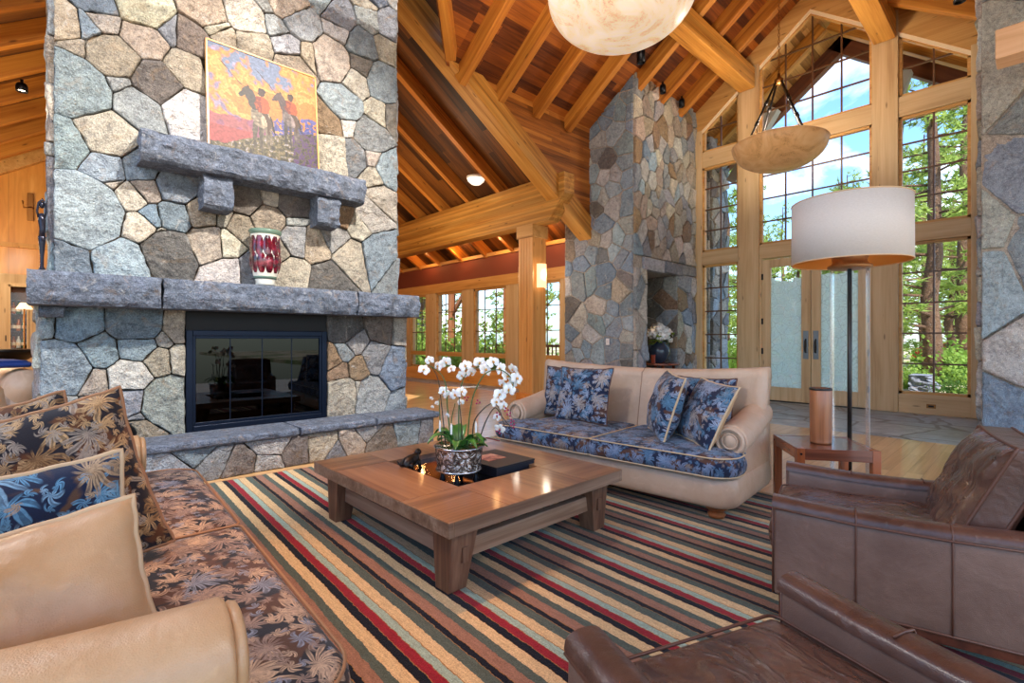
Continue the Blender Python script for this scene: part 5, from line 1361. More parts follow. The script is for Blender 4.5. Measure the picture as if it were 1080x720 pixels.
fl_pts = [(447, 390, 0, 1), (453, 380, .02, .8), (462, 386, .03, .9), (470, 382, .0, 1), (476, 389, .05, .8), (487, 396, .05, .9), (491, 386, .03, 1.1), (497, 393, 0, 1), (506, 383, .06, 1.2), (512, 390, .0, 1.2), (520, 382, .03, 1.15), (528, 389, -.03, 1.15), (535, 397, -.04, 1.1), (541, 389, -.06, 1.0), (545, 399, -.06, 1.15), (540, 405, 0, .9), (537, 411, -.05, 1.1), (530, 405, 0, 1.0), (468, 413, .02, 1.0), (473, 417, .0, .9), (480, 416, -.04, 1.0), (487, 413, -.03, .9), (527, 416, .0, 1.1), (523, 424, -.02, 1.0), (531, 428, .03, .9), (527, 452, 0, .95), (524, 440, .02, .7), (486, 424, 0, .6), (472, 438, 0, .5), (461, 425, 0, .4), (455, 420, 0, .35), (456, 429, 0, .35)]
for i, (px, py, t, s_) in enumerate(fl_pts):
    o = fm_me if i == 0 else fm_me.copy()
    if i: COL.objects.link(o); c2 = cme.copy(); c2.parent = o; COL.objects.link(c2)
    else: c2 = cme
    o.parent = oc; o.location = P3(px, py, t); o.scale = (s_, s_, s_); o.rotation_euler = (r.uniform(-.5, .5), r.uniform(-.6, .6), -.75 + r.uniform(-.8, .8))
for i, (px, py) in enumerate(((525, 437), (537, 437), (540, 444), (526, 455), (534, 432), (541, 449), (504, 424), (492, 420))):
    mb = MB(); 
    for k in range(3): petal(mb, k * 2.1 + i, .014, .006)
    o = mb.build('small_blossom', ptm, oc, smooth=True); o.location = P3(px, py, -.02); o.rotation_euler = (0, 0, -.75)
for px, py in ((464, 447), (476, 450), (502, 448)):
    p = P3(px, py + 8, -.04); MB().lathe([(.006, 0), (.007, .05), (.002, .07)], p, 8).build('stake_tip', plain('white_marker', rgb(238, 236, 230), .5) if 'mk' not in M else M['mk'], oc)

# figurine, box book
fg = thing('bronze_figurine', 'small dark bronze crouching animal figurine on the coffee table tray beside the orchid bowl', 'figurine', (1.80, 2.92, .367), .5)
mb = MB()
bz = NT('dark_bronze'); bz.fin(bz.ramp(bz.noise(bz.coord('Object'), 30, 4), [(.35, rgb(20, 20, 24)), (.65, rgb(74, 62, 54))]), .3, .7)
b_ = MB().tube([(-.09, 0, .03), (-.05, 0, .05), (0, 0, .055), (.05, 0, .06), (.08, 0, .085)], [.02, .04, .042, .036, .02], 12)
for x in (-.06, .045):
    for y in (-.03, .03): b_.tube([(x, y, .05), (x + .01, y * 1.2, .02), (x + .02, y * 1.2, 0)], [.018, .013, .012], 8)
b_.build('body', bz.m, fg, smooth=True); MB().tube([(.07, 0, .08), (.10, 0, .095), (.125, 0, .085)], [.022, .024, .012], 10).build('head', bz.m, fg, smooth=True)
MB().tube([(-.09, 0, .035), (-.12, .01, .05), (-.13, .03, .08)], [.01, .008, .005], 6).build('tail', bz.m, fg, smooth=True)
bk = thing('boxed_book', 'black boxed book with a small red-brown picture on its cover, lying on the coffee table', 'book', (2.245, 2.55, .367), .02)
MB().box(-.175, .175, -.195, .205, 0, .052).build('box', plain('navy_black_cloth', rgb(16, 20, 32), .55), bk, bevel=.003)
MB().box(-.178, .178, -.198, .208, .053, .064).build('cover', plain('black_cover', rgb(22, 22, 28), .5), bk, bevel=.002)
pc = NT('cover_picture'); pc.fin(pc.ramp(pc.noise(pc.coord('Object'), 16, 3, .6, .6), [(.35, rgb(110, 40, 36)), (.5, rgb(186, 96, 74)), (.65, rgb(222, 170, 140))]), .4)
MB().box(-.10, .06, -.04, .12, .064, .0655).build('cover_picture', pc.m, bk)

# ------------------------------------------------------------------ side table, cylinder, floor lamp
st_ = thing('side_table', 'small square dark wood side table with brass corner pins beside the brown armchair', 'table', (4.08, 1.065, 0), math.radians(35.5))
dw = wood('mahogany', rgb(150, 88, 58), rgb(112, 60, 40), rgb(66, 32, 22), .25, False, coat=.5)
h_ = .255
MB().box(-h_ + .03, h_ - .03, -h_ + .03, h_ - .03, .478, .5).build('table_top', dw, st_, bevel=.002)
for a in range(4):
    c_, s_ = math.cos(a * PI / 2), math.sin(a * PI / 2)
    mb = MB(); mb.box(-h_ + .05, h_ - .05, -h_, -h_ + .035, .425, .502); o = mb.build('apron', dw, st_, bevel=.002); o.rotation_euler = (0, 0, a * PI / 2)
    mb = MB(); mb.box(-h_, -h_ + .05, -h_, -h_ + .05, .012 * 0, .503); o = mb.build('leg', wood('mahogany_leg', rgb(166, 92, 48), rgb(132, 66, 34), rgb(80, 36, 20), .3, False, axis='Z', coat=.4) if a == 0 else o_leg, st_, bevel=.002); o.rotation_euler = (0, 0, a * PI / 2)
    if a == 0: o_leg = o.data.materials[0]
    mb = MB(); mb.tube([(-h_ + .025, -h_ - .003, .465), (-h_ + .025, -h_ + .001, .465)], .008, 10); p_ = mb.build('corner_pin', M['black'], o)
cv = thing('wooden_cylinder_vase', 'tall cylindrical wooden vase with a dark rim standing on the small side table', 'vase', (4.05, 1.07, .503))
cw = wood('oiled_cylinder', rgb(172, 112, 72), rgb(130, 80, 52), rgb(82, 46, 32), .35, False, axis='Z', coat=.2)
MB().lathe([(.066, 0), (.068, .012), (.066, .02), (.068, .03), (.070, .2), (.071, .385), (.068, .392), (.06, .39), (.058, .05), (0, .05)], n=36).build('body', cw, cv, smooth=True)
MB().lathe([(.0695, .374), (.0725, .380), (.0725, .392), (.066, .395), (.060, .392)], n=36, cap=False).build('rim', M['iron'], cv, smooth=True)
fl_ = thing('floor_lamp', 'oversized floor lamp with white drum shade on a clear glass column', 'lamp', (4.62, 1.02, 0))
shm = NT('linen_shade'); w_ = shm.noise(shm.coord('Object', (60, 60, 300)), 1, 2); c_ = shm.ramp(w_, [(.3, rgb(224, 222, 220)), (.7, rgb(240, 238, 236))]); shm.fin(c_, .85, spec=.2)
tr_ = shm.node('ShaderNodeBsdfTranslucent', None, {'Color': rgb(240, 226, 206)}); mx_ = shm.n.new('ShaderNodeMixShader'); mx_.inputs[0].default_value = .35; shm.l.new(shm.b.outputs[0], mx_.inputs[1]); shm.l.new(tr_.outputs[0], mx_.inputs[2]); shm.l.new(mx_.outputs[0], shm.out.inputs[0])
ZB, ZT = 1.85, 2.33
sh_ = MB().lathe([(.40, ZB), (.398, ZT)], n=64, cap=False).build('lamp_shade', shm.m, fl_, smooth=True, solid=.004)
MB().lathe([(.394, ZB + .003), (.392, ZT - .003)], n=64, cap=False).build('shade_lining', plain('gold_lining', rgb(196, 140, 70), .4, .3), sh_, smooth=True)
mb = MB()
for z in (ZB, ZT): mb.tube([(.40 * math.cos(2 * PI * k / 64), .40 * math.sin(2 * PI * k / 64), z) for k in range(64)], .005, 6, closed=True)
for k in range(3): a = k * 2.094; mb.tube([(0, 0, ZB + .12), (.395 * math.cos(a), .395 * math.sin(a), ZB + .16)], .004, 5)
mb.build('shade_rim', M['pipe'], sh_)
MB().lathe([(.13, 1.80), (.15, 1.81), (.15, 1.825), (.125, 1.84), (.115, 1.86), (.12, 1.88), (.125, 1.90), (.11, 1.93), (.06, 1.95), (.03, 1.98)], n=36).build('collar', plain('gilt_collar', rgb(168, 128, 88), .45, .6), fl_, smooth=True)
gm = NT('clear_column_glass'); gm.n.remove(gm.b); _lw = gm.node('ShaderNodeLayerWeight', None, {'Blend': .5}); _p = gm.math('MULTIPLY', gm.math('POWER', _lw.outputs['Facing'], 5.0), .55)
_t = gm.node('ShaderNodeBsdfTransparent'); _g = gm.node('ShaderNodeBsdfGlossy', None, {'Roughness': .02}); _fz = gm.node('ShaderNodeFresnel', None, {'IOR': 1.25}); _d = gm.node('ShaderNodeBsdfDiffuse', None, {'Color': (.8, .84, .84, 1)})  # pale diffuse rim painted in place of reflections along the glass edges
_m1 = gm.n.new('ShaderNodeMixShader'); gm.l.new(gm.math('MULTIPLY', _fz.outputs[0], .7), _m1.inputs[0]); gm.l.new(_t.outputs[0], _m1.inputs[1]); gm.l.new(_g.outputs[0], _m1.inputs[2])
_m2 = gm.n.new('ShaderNodeMixShader'); gm.l.new(_p, _m2.inputs[0]); gm.l.new(_m1.outputs[0], _m2.inputs[1]); gm.l.new(_d.outputs[0], _m2.inputs[2]); gm.l.new(_m2.outputs[0], gm.out.inputs[0])
MB().lathe([(.13, .06), (.132, 1.80)], n=48, cap=False).build('glass_column', gm.m, fl_, smooth=True)
MB().tube([(0, 0, .05), (0, 0, 1.84)], .016, 14).build('pole', M['iron'], fl_, smooth=True)
MB().lathe([(.20, .0), (.20, .03), (.17, .045), (.135, .06), (0, .06)], n=48).build('lamp_base', plain('bronze_base', rgb(110, 84, 62), .35, .8), fl_, smooth=True)
MB().lathe([(0, 0), (.03, .02), (.035, .06), (.02, .1), (0, .11)], (0, 0, 1.98), 16).build('bulb', emat('warm_bulb', rgb(255, 214, 160), 14), fl_, smooth=True)

# ------------------------------------------------------------------ alabaster pendants
def alab(name, s, cs=((236, 200, 150), (250, 232, 204), (255, 246, 228))):
    t = NT(name); co = t.coord('Object'); n = t.noise(co, 2.6, 6, .62, 1.6); n2 = t.noise(co, 7, 5, .7, 2.5)
    c = t.ramp(n, [(.3, rgb(*cs[0])), (.5, rgb(*cs[1])), (.7, rgb(*cs[2]))])
    v = t.ramp(t.math('ABSOLUTE', t.math('SUBTRACT', n2, .5)), [(.0, (1, 1, 1)), (.018, (0, 0, 0))]); msk = t.ramp(n, [(.42, (1, 1, 1)), (.52, (0, 0, 0))])
    c = t.mix(t.math('MULTIPLY', t.math('MULTIPLY', v, msk), .75), c, rgb(120, 84, 50))
    t.fin(c, .35, 0, emit=c, estr=s, spec=.4); return t.m
AL = alab('glowing_alabaster', .34); AL2 = alab('dim_alabaster', .08, ((196, 146, 88), (216, 172, 118), (226, 190, 140)))
def pendant(label, x, zr_, R, H, chain_z, rods=True, warm=1.0):
    p = thing('pendant_bowl_light', label, 'lamp', (x, 2.97, zr_))
    mb = MB(); pr_ = [(R * math.sin(a) ** .9, -H * math.cos(a)) for a in [PI / 2 * k / 16 for k in range(17)]]
    inner = [(max(0, q[0] - .02), q[1] + .02) for q in pr_[::-1]]
    mb.lathe(pr_ + inner[:-1], n=64, cap=False); mb.build('bowl', AL if x < 6 else AL2, p, smooth=True)
    MB().lathe([(R + .0, -.006), (R + .006, 0), (R, .006), (R - .03, .005)], n=64, cap=False).build('rim', plain('alabaster_rim', rgb(206, 170, 128), .4), p, smooth=True)
    for k in range(4):
        a = PI / 4 + k * PI / 2 + .2; q = Vector((math.cos(a) * R * .82, math.sin(a) * R * .82, -.05)); tp = Vector((math.cos(a) * .05, math.sin(a) * .05, 1.05))
        mb = MB(); mb.tube([q, tp], .019, 8); 
        for f in (.33, .66): c = q.lerp(tp, f); mb.tube([c - (tp - q) * .03, c + (tp - q) * .03], .03, 8)
        mb.lathe([(.0, -.03), (.022, -.02), (.022, .02), (0, .03)], q, 10); mb.build('hanging_rod', M['iron'], p, smooth=True)
    MB().lathe([(.03, 1.0), (.07, 1.03), (.075, 1.08), (.03, 1.12), (.02, 1.18)], n=16).build('hub', M['brass'], p, smooth=True)
    mb = MB(); n = int((chain_z - zr_ - 1.18) / .055)
    for k in range(n):
        z = 1.17 + k * .055; ring = [(.014 * math.cos(a) * (k % 2), .014 * math.cos(a) * (1 - k % 2), z + .034 * math.sin(a)) for a in [2 * PI * j / 10 for j in range(10)]]
        mb.tube(ring, .0045, 5, closed=True)
    mb.build('chain', M['brass'], p)
    return p
pendant('veined alabaster bowl light hanging at the top centre, its underside filling the frame edge', 4.35, 4.84, .76, .46, 7.5)
pendant('veined alabaster bowl light hanging on four rods in front of the entry window', 8.92, 4.50, .72, .42, 7.5)

# ------------------------------------------------------------------ painting (painted by code onto the canvas mesh)
pa = thing('framed_painting', 'painting of two riders on horseback under an orange sky, leaning on the upper stone shelf', 'painting', (1.60, 5.285, 3.035), 0, None, (-.10, 0, 0))
PW, PH = 1.04, 1.06
MBF = MB()
for x0, x1, z0, z1 in ((-PW / 2, -PW / 2 + .014, 0, PH), (PW / 2 - .014, PW / 2, 0, PH), (-PW / 2, PW / 2, 0, .014), (-PW / 2, PW / 2, PH - .014, PH)): MBF.box(x0, x1, -.02, .02, z0, z1)
MBF.build('frame', plain('gilt_wood_frame', rgb(206, 142, 70), .35), pa)
def inpoly(x, y, P):
    c = False; j = len(P) - 1
    for i in range(len(P)):
        if (P[i][1] > y) != (P[j][1] > y) and x < (P[j][0] - P[i][0]) * (y - P[i][1]) / (P[j][1] - P[i][1]) + P[i][0]: c = not c
        j = i
    return c
def ell(x, y, cx, cy, rx, ry, rot_=0):
    c, s = math.cos(rot_), math.sin(rot_); dx, dy = x - cx, y - cy; a = (dx * c + dy * s) / rx; b = (-dx * s + dy * c) / ry; return a * a + b * b < 1
def seg(x, y, x0, y0, x1, y1, w0, w1=None):
    w1 = w0 if w1 is None else w1; dx, dy = x1 - x0, y1 - y0; t = max(0, min(1, ((x - x0) * dx + (y - y0) * dy) / (dx * dx + dy * dy)))
    return math.hypot(x - x0 - t * dx, y - y0 - t * dy) < w0 + (w1 - w0) * t
def N(x, y, s, k=0): return noise.noise(Vector((x * s, y * s, k)))
def rider(x, y, ox, oy, s, horse, dark, face):
    u, v = (x - ox) / s * face, (y - oy) / s
    sh = N(x, y, 40, 9) * .3 + (.15 if u > 0 else -.1)
    if ell(u, v, .0, .62, .05, .055): return (74, 42, 30)             # head
    if ell(u, v, .01, .67, .055, .045): return (40, 26, 26)           # hair and hat
    if inpoly(u, v, [(-.08, .56), (.08, .56), (.13, .42), (.11, .30), (-.06, .30), (-.11, .42)]): return (200, 84, 30) if sh > -.05 else (146, 46, 24)
    if seg(u, v, .04, .32, .12, .14, .05, .035) or seg(u, v, .12, .14, .10, -.02, .035, .022): return (92, 64, 46)
    for a in ((-.20, .60, -.10, .40, .07, .09),): 
        if seg(u, v, *a): return tuple(q * (1 + sh) for q in dark)    # neck
    if seg(u, v, -.22, .60, -.31, .50, .055, .032): return tuple(q * (1 + sh) * .9 for q in dark)
    if seg(u, v, -.19, .66, -.20, .70, .018, .006): return (30, 22, 20)
    if ell(u, v, -.02, .24, .15, .20): return tuple(min(255, q * (1 + sh * 1.3)) for q in horse)
    for (a, b, c, d) in ((-.10, .14, -.12, -.30), (-.02, .10, -.01, -.34), (.06, .12, .09, -.26), (.11, .12, .14, -.20)):
        if seg(u, v, a, b, c, d, .042, .018): return tuple(q * (.62 + sh) for q in horse)
    if seg(u, v, .13, .24, .20, -.02, .028, .012): return (40, 30, 28)
    if seg(u, v, -.62, .98, .03, .36, .006) and face > 0: return (70, 50, 40)
    if seg(u, v, .05, .42, -.35, .74, .006) and face < 0: return (80, 56, 46)
    return None
def paint(x, y):
    x0_, y0_ = x, y; x = x + .012 * N(x0_, y0_, 22, 31); y = y + .012 * N(x0_, y0_, 22, 37)
    c = N(x, y, 3.0, 1) + .6 * N(x, y, 8, 2) + .5 * N(x, y, 20, 3) + (.42 - abs(y - .55)) * .9 + .22 + (x - .4) * .5 - max(0, y - .84) * 2.2 - max(0, .35 - x) * .6
    sky = (130, 146, 180) if y > .75 else (150, 132, 168)
    if N(x, y, 9, 5) > .25: sky = (176, 160, 190)
    col = sky
    if c > .0: col = (226, 156, 86)
    if c > .14: col = (236, 168, 76)
    if c > .34: col = (244, 184, 98)
    if c > .6: col = (232, 146, 64)
    if c < .0 and c > -.12: col = (206, 146, 134)
    if y < .34 + .06 * N(x, y, 6, 8) and x < .5: col = (186, 98, 104) if N(x, y, 8, 6) > 0 else (164, 92, 124)
    if y < .22 and x < .35: col = (190, 84, 84)
    hill = .06 + .30 * min(1, max(0, (x - .15) / .75)) ** .8 + .02 * N(x, 0, 12, 1)
    if x > .5 and y < hill + .16 and N(x, y, 26, 4) > -.1: col = (106, 104, 178)
    if x > .55 and y < hill + .1 and N(x, y, 50, 4) > .1: col = (70, 76, 160)
    if y < hill:
        k = N(x, y, 30, 7) + .6 * N(x, y, 70, 11)
        col = (104, 96, 62) if k < .1 else (150, 130, 92)
        if k < -.3: col = (62, 54, 52)
        if k > .45: col = (196, 186, 190)
        if x > .75 and k > .0: col = (98, 62, 118)
    r_ = rider(x, y, .46, .27, .60, (176, 156, 130), (70, 62, 58), 1)
    if r_: col = r_
    r_ = rider(x, y, .74, .36, .52, (140, 122, 118), (100, 72, 72), 1)
    if r_: col = r_
    j = 1 + .22 * N(x, y, 60, 20) + .12 * N(x, y, 24, 27)
    return rgb(*(max(0, min(255, q * j * .64)) for q in col))
mb = MB(); NX, NY = 150, 150; ix_, iz_ = PW - .028, PH - .028
for j in range(NY + 1):
    for i in range(NX + 1): mb.v.append((-ix_ / 2 + ix_ * i / NX, -.012, .014 + iz_ * j / NY))
for j in range(NY):
    for i in range(NX):
        a = j * (NX + 1) + i; mb.face((a, a + 1, a + NX + 2, a + NX + 1), paint((i + .5) / NX, (j + .5) / NY))
pt_ = NT('painted_canvas'); at_ = pt_.node('ShaderNodeAttribute', {'attribute_name': 'Col'}).outputs[0]; pt_.fin(at_, .5, 0, pt_.bump(pt_.noise(pt_.coord('Object'), 120, 3), .3, .002), spec=.3)
mb.build('canvas', pt_.m, pa)

# vase with red petals on mantel
va = thing('ceramic_vase', 'white ceramic vase with two rows of dark red petals on the stone mantel', 'vase', (1.575, 5.26, 1.775))
vp = [(.08, 0), (.09, .01), (.085, .04), (.11, .10), (.128, .18), (.135, .26), (.13, .36), (.125, .44), (.135, .50), (.15, .53), (.145, .54), (.13, .53), (.115, .45), (0, .44)]
MB().lathe(vp, n=40).build('body', plain('cream_glaze', rgb(226, 222, 210), .2, coat=.6), va, smooth=True)
MB().lathe([(.136, .498), (.152, .528), (.146, .545), (.13, .535)], n=40, cap=False).build('rim', plain('green_glaze', rgb(96, 120, 104), .25), va, smooth=True)
rd = NT('oxblood_glaze'); rd.fin(rd.ramp(rd.noise(rd.coord('Object'), 18, 3), [(.35, rgb(40, 8, 20)), (.6, rgb(104, 12, 34)), (.78, rgb(170, 60, 76))]), .18, coat=.6)
for row in range(2):
    for k in range(11):
        a = 2 * PI * k / 11 + row * .15; z0 = .29 if row == 0 else .12
        mb = MB()
        def pf(u, v):
            th = a + (u - .5) * .60 * math.sin(PI * min(.999, v * .94 + .03)) ** .32; z = z0 + v * .19
            i = [j for j in range(7) if vp[j + 1][1] <= z + 1e-6][-1] + 1 if z > .01 else 1; i = min(i, 7); za, zb_ = vp[i][1], vp[i + 1][1]; rr = vp[i][0] + (vp[i + 1][0] - vp[i][0]) * max(0, min(1, (z - za) / (zb_ - za)))
            rr += .003 + .008 * (1 - (2 * u - 1) ** 2) * math.sin(PI * v)
            return (rr * math.cos(th), rr * math.sin(th), z)
        mb.grid(pf, 6, 8); mb.build('petal', rd.m, va, smooth=True)
MB().lathe([(.0955, .062), (.1, .075), (.106, .088)], n=40, cap=False).build('foot_band', plain('green_band', rgb(92, 116, 104), .25), va, smooth=True, solid=.004)
# statue
sta = thing('abstract_statue', 'slender black abstract figure statue at the left end of the stone mantel', 'statue', (-.035, 5.33, 1.775))
bs_ = plain('black_bronze', rgb(34, 34, 46), .25, .6)
sta.scale = (.62, .62, 1.0)
MB().lathe([(.035, 0), (.035, .015), (.018, .04), (.02, .12), (.032, .22), (.040, .27), (.03, .275)], n=18).build('legs', bs_, sta, smooth=True)
MB().tube([(0, 0, .27), (.005, 0, .33), (0, 0, .40), (-.012, 0, .45)], [.032, .03, .038, .026], 12).build('torso', bs_, sta, smooth=True)
MB().tube([(-.03, 0, .42), (-.045, 0, .47), (-.03, 0, .53), (.005, 0, .56), (.035, 0, .53), (.038, 0, .47), (.02, 0, .41)], [.012, .012, .012, .014, .013, .012, .012], 8).build('arms', bs_, sta, smooth=True)
MB().lathe([(0, .49), (.02, .50), (.024, .52), (.015, .54), (0, .545)], (.0, 0, 0), 14).build('head', bs_, sta, smooth=True)
# niche table + flower vase
nt_ = thing('demilune_table', 'small round-edged wooden table standing inside the stone niche', 'table', (9.32, SY + .16, 0))
MB().lathe([(.40, .70), (.42, .71), (.42, .735), (.40, .745)], n=40).build('table_top', dw, nt_, smooth=True)
for k in range(4): a = PI / 4 + k * PI / 2; MB().lathe([(.018, 0), (.022, .3), (.03, .7)], (.3 * math.cos(a), .3 * math.sin(a), 0), 10).build('leg', dw, nt_, smooth=True)
vf = thing('flower_vase', 'round dark blue ceramic vase with white and burgundy peonies in the stone niche', 'vase', (9.35, SY + .18, .746))
MB().lathe([(.11, 0), (.12, .01), (.19, .1), (.235, .22), (.22, .32), (.15, .40), (.12, .43), (.13, .45), (.115, .45), (0, .40)], n=36).build('body', plain('navy_glaze', rgb(44, 56, 74), .25, coat=.4), vf, smooth=True)
wf = plain('white_peony', rgb(240, 236, 232), .7); bf = plain('burgundy_peony', rgb(84, 20, 44), .7)
for k, (dx, dy, z, R_, m) in enumerate(((-.28, 0, .62, .13, wf), (-.12, -.06, .70, .15, wf), (-.14, -.14, .56, .13, wf), (.06, -.1, .58, .13, wf), (.14, 0, .66, .13, bf), (.17, -.12, .56, .09, bf), (.30, -.02, .60, .13, wf), (.04, .08, .72, .13, wf), (.22, -.12, .48, .08, wf), (-.02, -.16, .66, .12, wf))):
    mb = MB(); rr_ = random.Random(k)
    for q in range(40):
        w = Vector((rr_.gauss(0, 1), rr_.gauss(0, 1), rr_.gauss(0, 1))).normalized(); sd = w.orthogonal().normalized(); s2_ = w.cross(sd); c = Vector((dx, dy, z)) + w * R_ * .45; b = len(mb.v); f = R_ * .42
        mb.v += [tuple(c), tuple(c + sd * f + w * R_ * .35), tuple(c + w * R_ * .55 + s2_ * f * .4), tuple(c - sd * f + w * R_ * .35), tuple(c + s2_ * f)]; mb.face((b, b + 1, b + 2, b + 4)); mb.face((b, b + 4, b + 2, b + 3))
    mb.lathe([(0, -R_ * .75), (R_ * .6, -R_ * .4), (R_ * .75, 0), (R_ * .6, R_ * .4), (0, R_ * .75)], (dx, dy, z), 12); mb.build('peony', m, vf, smooth=True)
mb = MB(); rr_ = random.Random(77)
for q in range(60):
    c = Vector((rr_.uniform(-.3, .3), rr_.uniform(-.15, .1), rr_.uniform(.42, .62))); w = Vector((rr_.gauss(0, 1), rr_.gauss(0, 1), rr_.gauss(0, .6))).normalized(); sd = w.orthogonal().normalized() * .03; b = len(mb.v); mb.v += [tuple(c), tuple(c + w * .07 - sd), tuple(c + w * .14), tuple(c + w * .07 + sd)]; mb.face((b, b + 1, b + 2, b + 3))
mb.build('leaves', M['needle2'], vf)
sb_ = thing('small_box', 'little rust-red box beside the dark vase in the niche', 'box', (9.03, SY + .12, .746), .2); MB().box(-.04, .04, -.03, .03, 0, .16).build('body', plain('rust_card', rgb(170, 70, 40), .6), sb_); MB().box(-.042, .042, -.032, .032, .16, .175).build('lid', plain('rust_card2', rgb(140, 54, 34), .6), sb_)
# outlet on the stone
ou = thing('light_switch', 'white switch plate on the blue-grey stone above the sofa', 'switch', (SX - .05, 5.83, 1.19)); MB().box(-.006, .004, -.04, .04, -.065, .065).build('plate', plain('white_plastic', rgb(236, 236, 236), .4), ou, bevel=.003); MB().box(-.012, -.006, -.012, .012, -.025, .025).build('rocker', plain('white_plastic2', rgb(220, 220, 220), .4), ou)
# ceiling spots
def spot(label, x, y, z, Ln=.22, R=.06, lit=False):
    s = thing('ceiling_spotlight', label, 'spotlight', (x, y, z)); MB().lathe([(.0, 0), (.02, 0), (.02, -.06)], n=10).build('stem', M['black'], s); MB().lathe([(.0, -.05), (R * .8, -.06), (R, -.1), (R, -.06 - Ln), (R * .85, -.06 - Ln), (R * .85, -.08 - Ln + .05)], n=20, cap=False).build('can', M['black'], s, smooth=True)
    MB().lathe([(0, -.03 - Ln), (R * .8, -.03 - Ln)], n=20, cap=False).build('lens', emat('lit_lens', rgb(255, 230, 190), 20) if lit else plain('dark_lens', rgb(60, 60, 60), .2), s)
ysp = lambda px, py, Y: onwall(px, py, Y)
for (px, py, Y, lab, Ln) in ((676, 46, 4.9, 'black cylinder spotlight near the top of the stone column', .34), (699, 89, 5.05, 'small black spotlight between two rafters above the stone column', .16), (719, 104, 5.1, 'small black spotlight nearest the entry window rake', .16)):
    x, z = onwall(px, py, Y); spot(lab, x, Y, z + .05, Ln, .075 if Ln > .2 else .06)
x = 8.9; spot('black spotlight at the top right between rafters beside the stone pier', 9.3, .75, 6.2, .18, .07)
x, z = onwall(23, 84, 10.5); spot('lit spotlight hanging between the rafters left of the chimney', x, 10.5, z, .12, .07, True)
dm = thing('dome_light', 'white dome light fixed under the dark rafters behind the sloping beam', 'lamp', (6.73, 8.30, zw(6.73) + .02)); MB().lathe([(0, -.13), (.10, -.11), (.17, -.05), (.19, 0), (.19, .03)], n=28).build('dome', emat('frosted_dome', rgb(255, 246, 230), .9), dm, smooth=True); MB().lathe([(.2, 0), (.21, .03), (.2, .05)], n=28).build('dome_ring', plain('white_ring', rgb(230, 230, 226), .4), dm, smooth=True)

# ------------------------------------------------------------------ things seen behind the chimney
cb = thing('liquor_cabinet', 'pale wood built-in cabinet with glass doors behind the chimney', 'cabinet', (-1.2, YE - .38, 0))
MB().box(-1.6, 1.6, 0, .36, 0, .9).build('base_cabinet', M['fir'], cb, bevel=.004); MB().box(-1.65, 1.65, -.04, .36, .9, .95).build('worktop', plain('dark_worktop', rgb(60, 56, 54), .2), cb)
mb = MB(); mb.box(-1.6, .60, .06, .36, .95, 2.42); mb.box(.90, 1.6, .06, .36, .95, 2.42); mb.box(.60, .90, .32, .36, .95, 2.42); mb.box(.60, .90, .06, .36, 2.36, 2.42); mb.build('upper_carcass', M['fir'], cb)
for a, b in ((-1.58, -1.06), (-1.04, -.52), (-.50, .05), (.07, .60), (.92, 1.24), (1.26, 1.58)):
    dd = MB().box(a, b, .03, .058, .98, 2.38).build('door', M['fir'], cb, bevel=.003); MB().tube([(b - .04, .02, 1.2), (b - .04, .02, 1.32)], .008, 6).build('handle', M['iron'], dd)
MB().box(.605, .895, .30, .318, .95, 2.36).build('cabinet_back', plain('dark_back', rgb(96, 62, 40), .6), cb)
mb = MB(); mb.box(.60, .63, .03, .06, .98, 2.38); mb.box(.87, .90, .03, .06, .98, 2.38); mb.box(.60, .90, .03, .06, .98, 1.02); mb.box(.60, .90, .03, .06, 2.34, 2.38); gd = mb.build('door', M['fir'], cb)
MB().box(.63, .87, .044, .047, 1.02, 2.34).build('glass_pane', M['glass'], gd)
for z in (1.04, 1.40, 1.76, 2.05): MB().box(.61, .89, .08, .30, z, z + .012).build('shelf', M['glass'], cb)
rr_ = random.Random(4)
bt = [plain('amber_glass', rgb(150, 84, 30), .1), plain('clear_bottle', rgb(190, 200, 204), .1), plain('green_bottle', rgb(40, 84, 50), .1), plain('dark_bottle', rgb(40, 26, 20), .1)]
bl_ = []
for m in bt:
    e = thing('liquor_bottle', 'bottle standing on the lit shelves of the cabinet', 'bottle', (0, 0, 0), 0, 'bottles in the liquor cabinet'); MB().lathe([(.035, 0), (.038, .01), (.038, .15), (.015, .2), (.014, .25)], n=12).build('bottle_body', m, e, smooth=True); MB().lathe([(.016, .25), (.016, .28)], n=10).build('cap', M['black'], e); MB().lathe([(.0388, .05), (.0388, .12)], n=12, cap=False).build('bottle_label', plain('bottle_label_' + m.name, rgb(220, 210, 190), .6), e)
    bl_.append(e)
k = 0
for z in (1.054, 1.414, 1.774):
    for x in (.67, .745, .82):
        o = bl_[k] if k < 4 else copy_tree(bl_[rr_.randrange(4)]); o.location = (-1.2 + x, YE - .38 + rr_.uniform(.14, .22), z); k += 1
bo_ = thing('tufted_armchair', 'cream leather rolled-arm chair with a blue cushion left of the chimney', 'armchair', (-.72, 7.3, 0), math.radians(10))
mb = MB(); puff(mb, rrect(-.5, .5, -.45, .45, (.1, .1, .1, .1)), .12, .46, .02, .02, 4); mb.build('base', M['tan'], bo_, smooth=True)
for sg in (-1, 1):
    mb = MB(); mb.tube([(sg * .50, -.48, .76), (sg * .50, .45, .79)], [.17, .16], 20); mb.box(sg * .47 - .08, sg * .47 + .08, -.44, .44, .15, .72); mb.build('armrest', M['tan'], bo_, smooth=True)
mb = MB(); mb.box(-.45, .45, .38, .52, .3, .95); mb.build('backrest', M['tan'], bo_, bevel=.05, seg=4)
mb = MB(); puff(mb, rrect(-.36, .36, -.4, .36, (.06, .06, .06, .06)), .47, .60, .02, .03, 4); mb.build('seat_cushion', plain('royal_blue_cloth', rgb(24, 60, 130), .8), bo_, smooth=True)
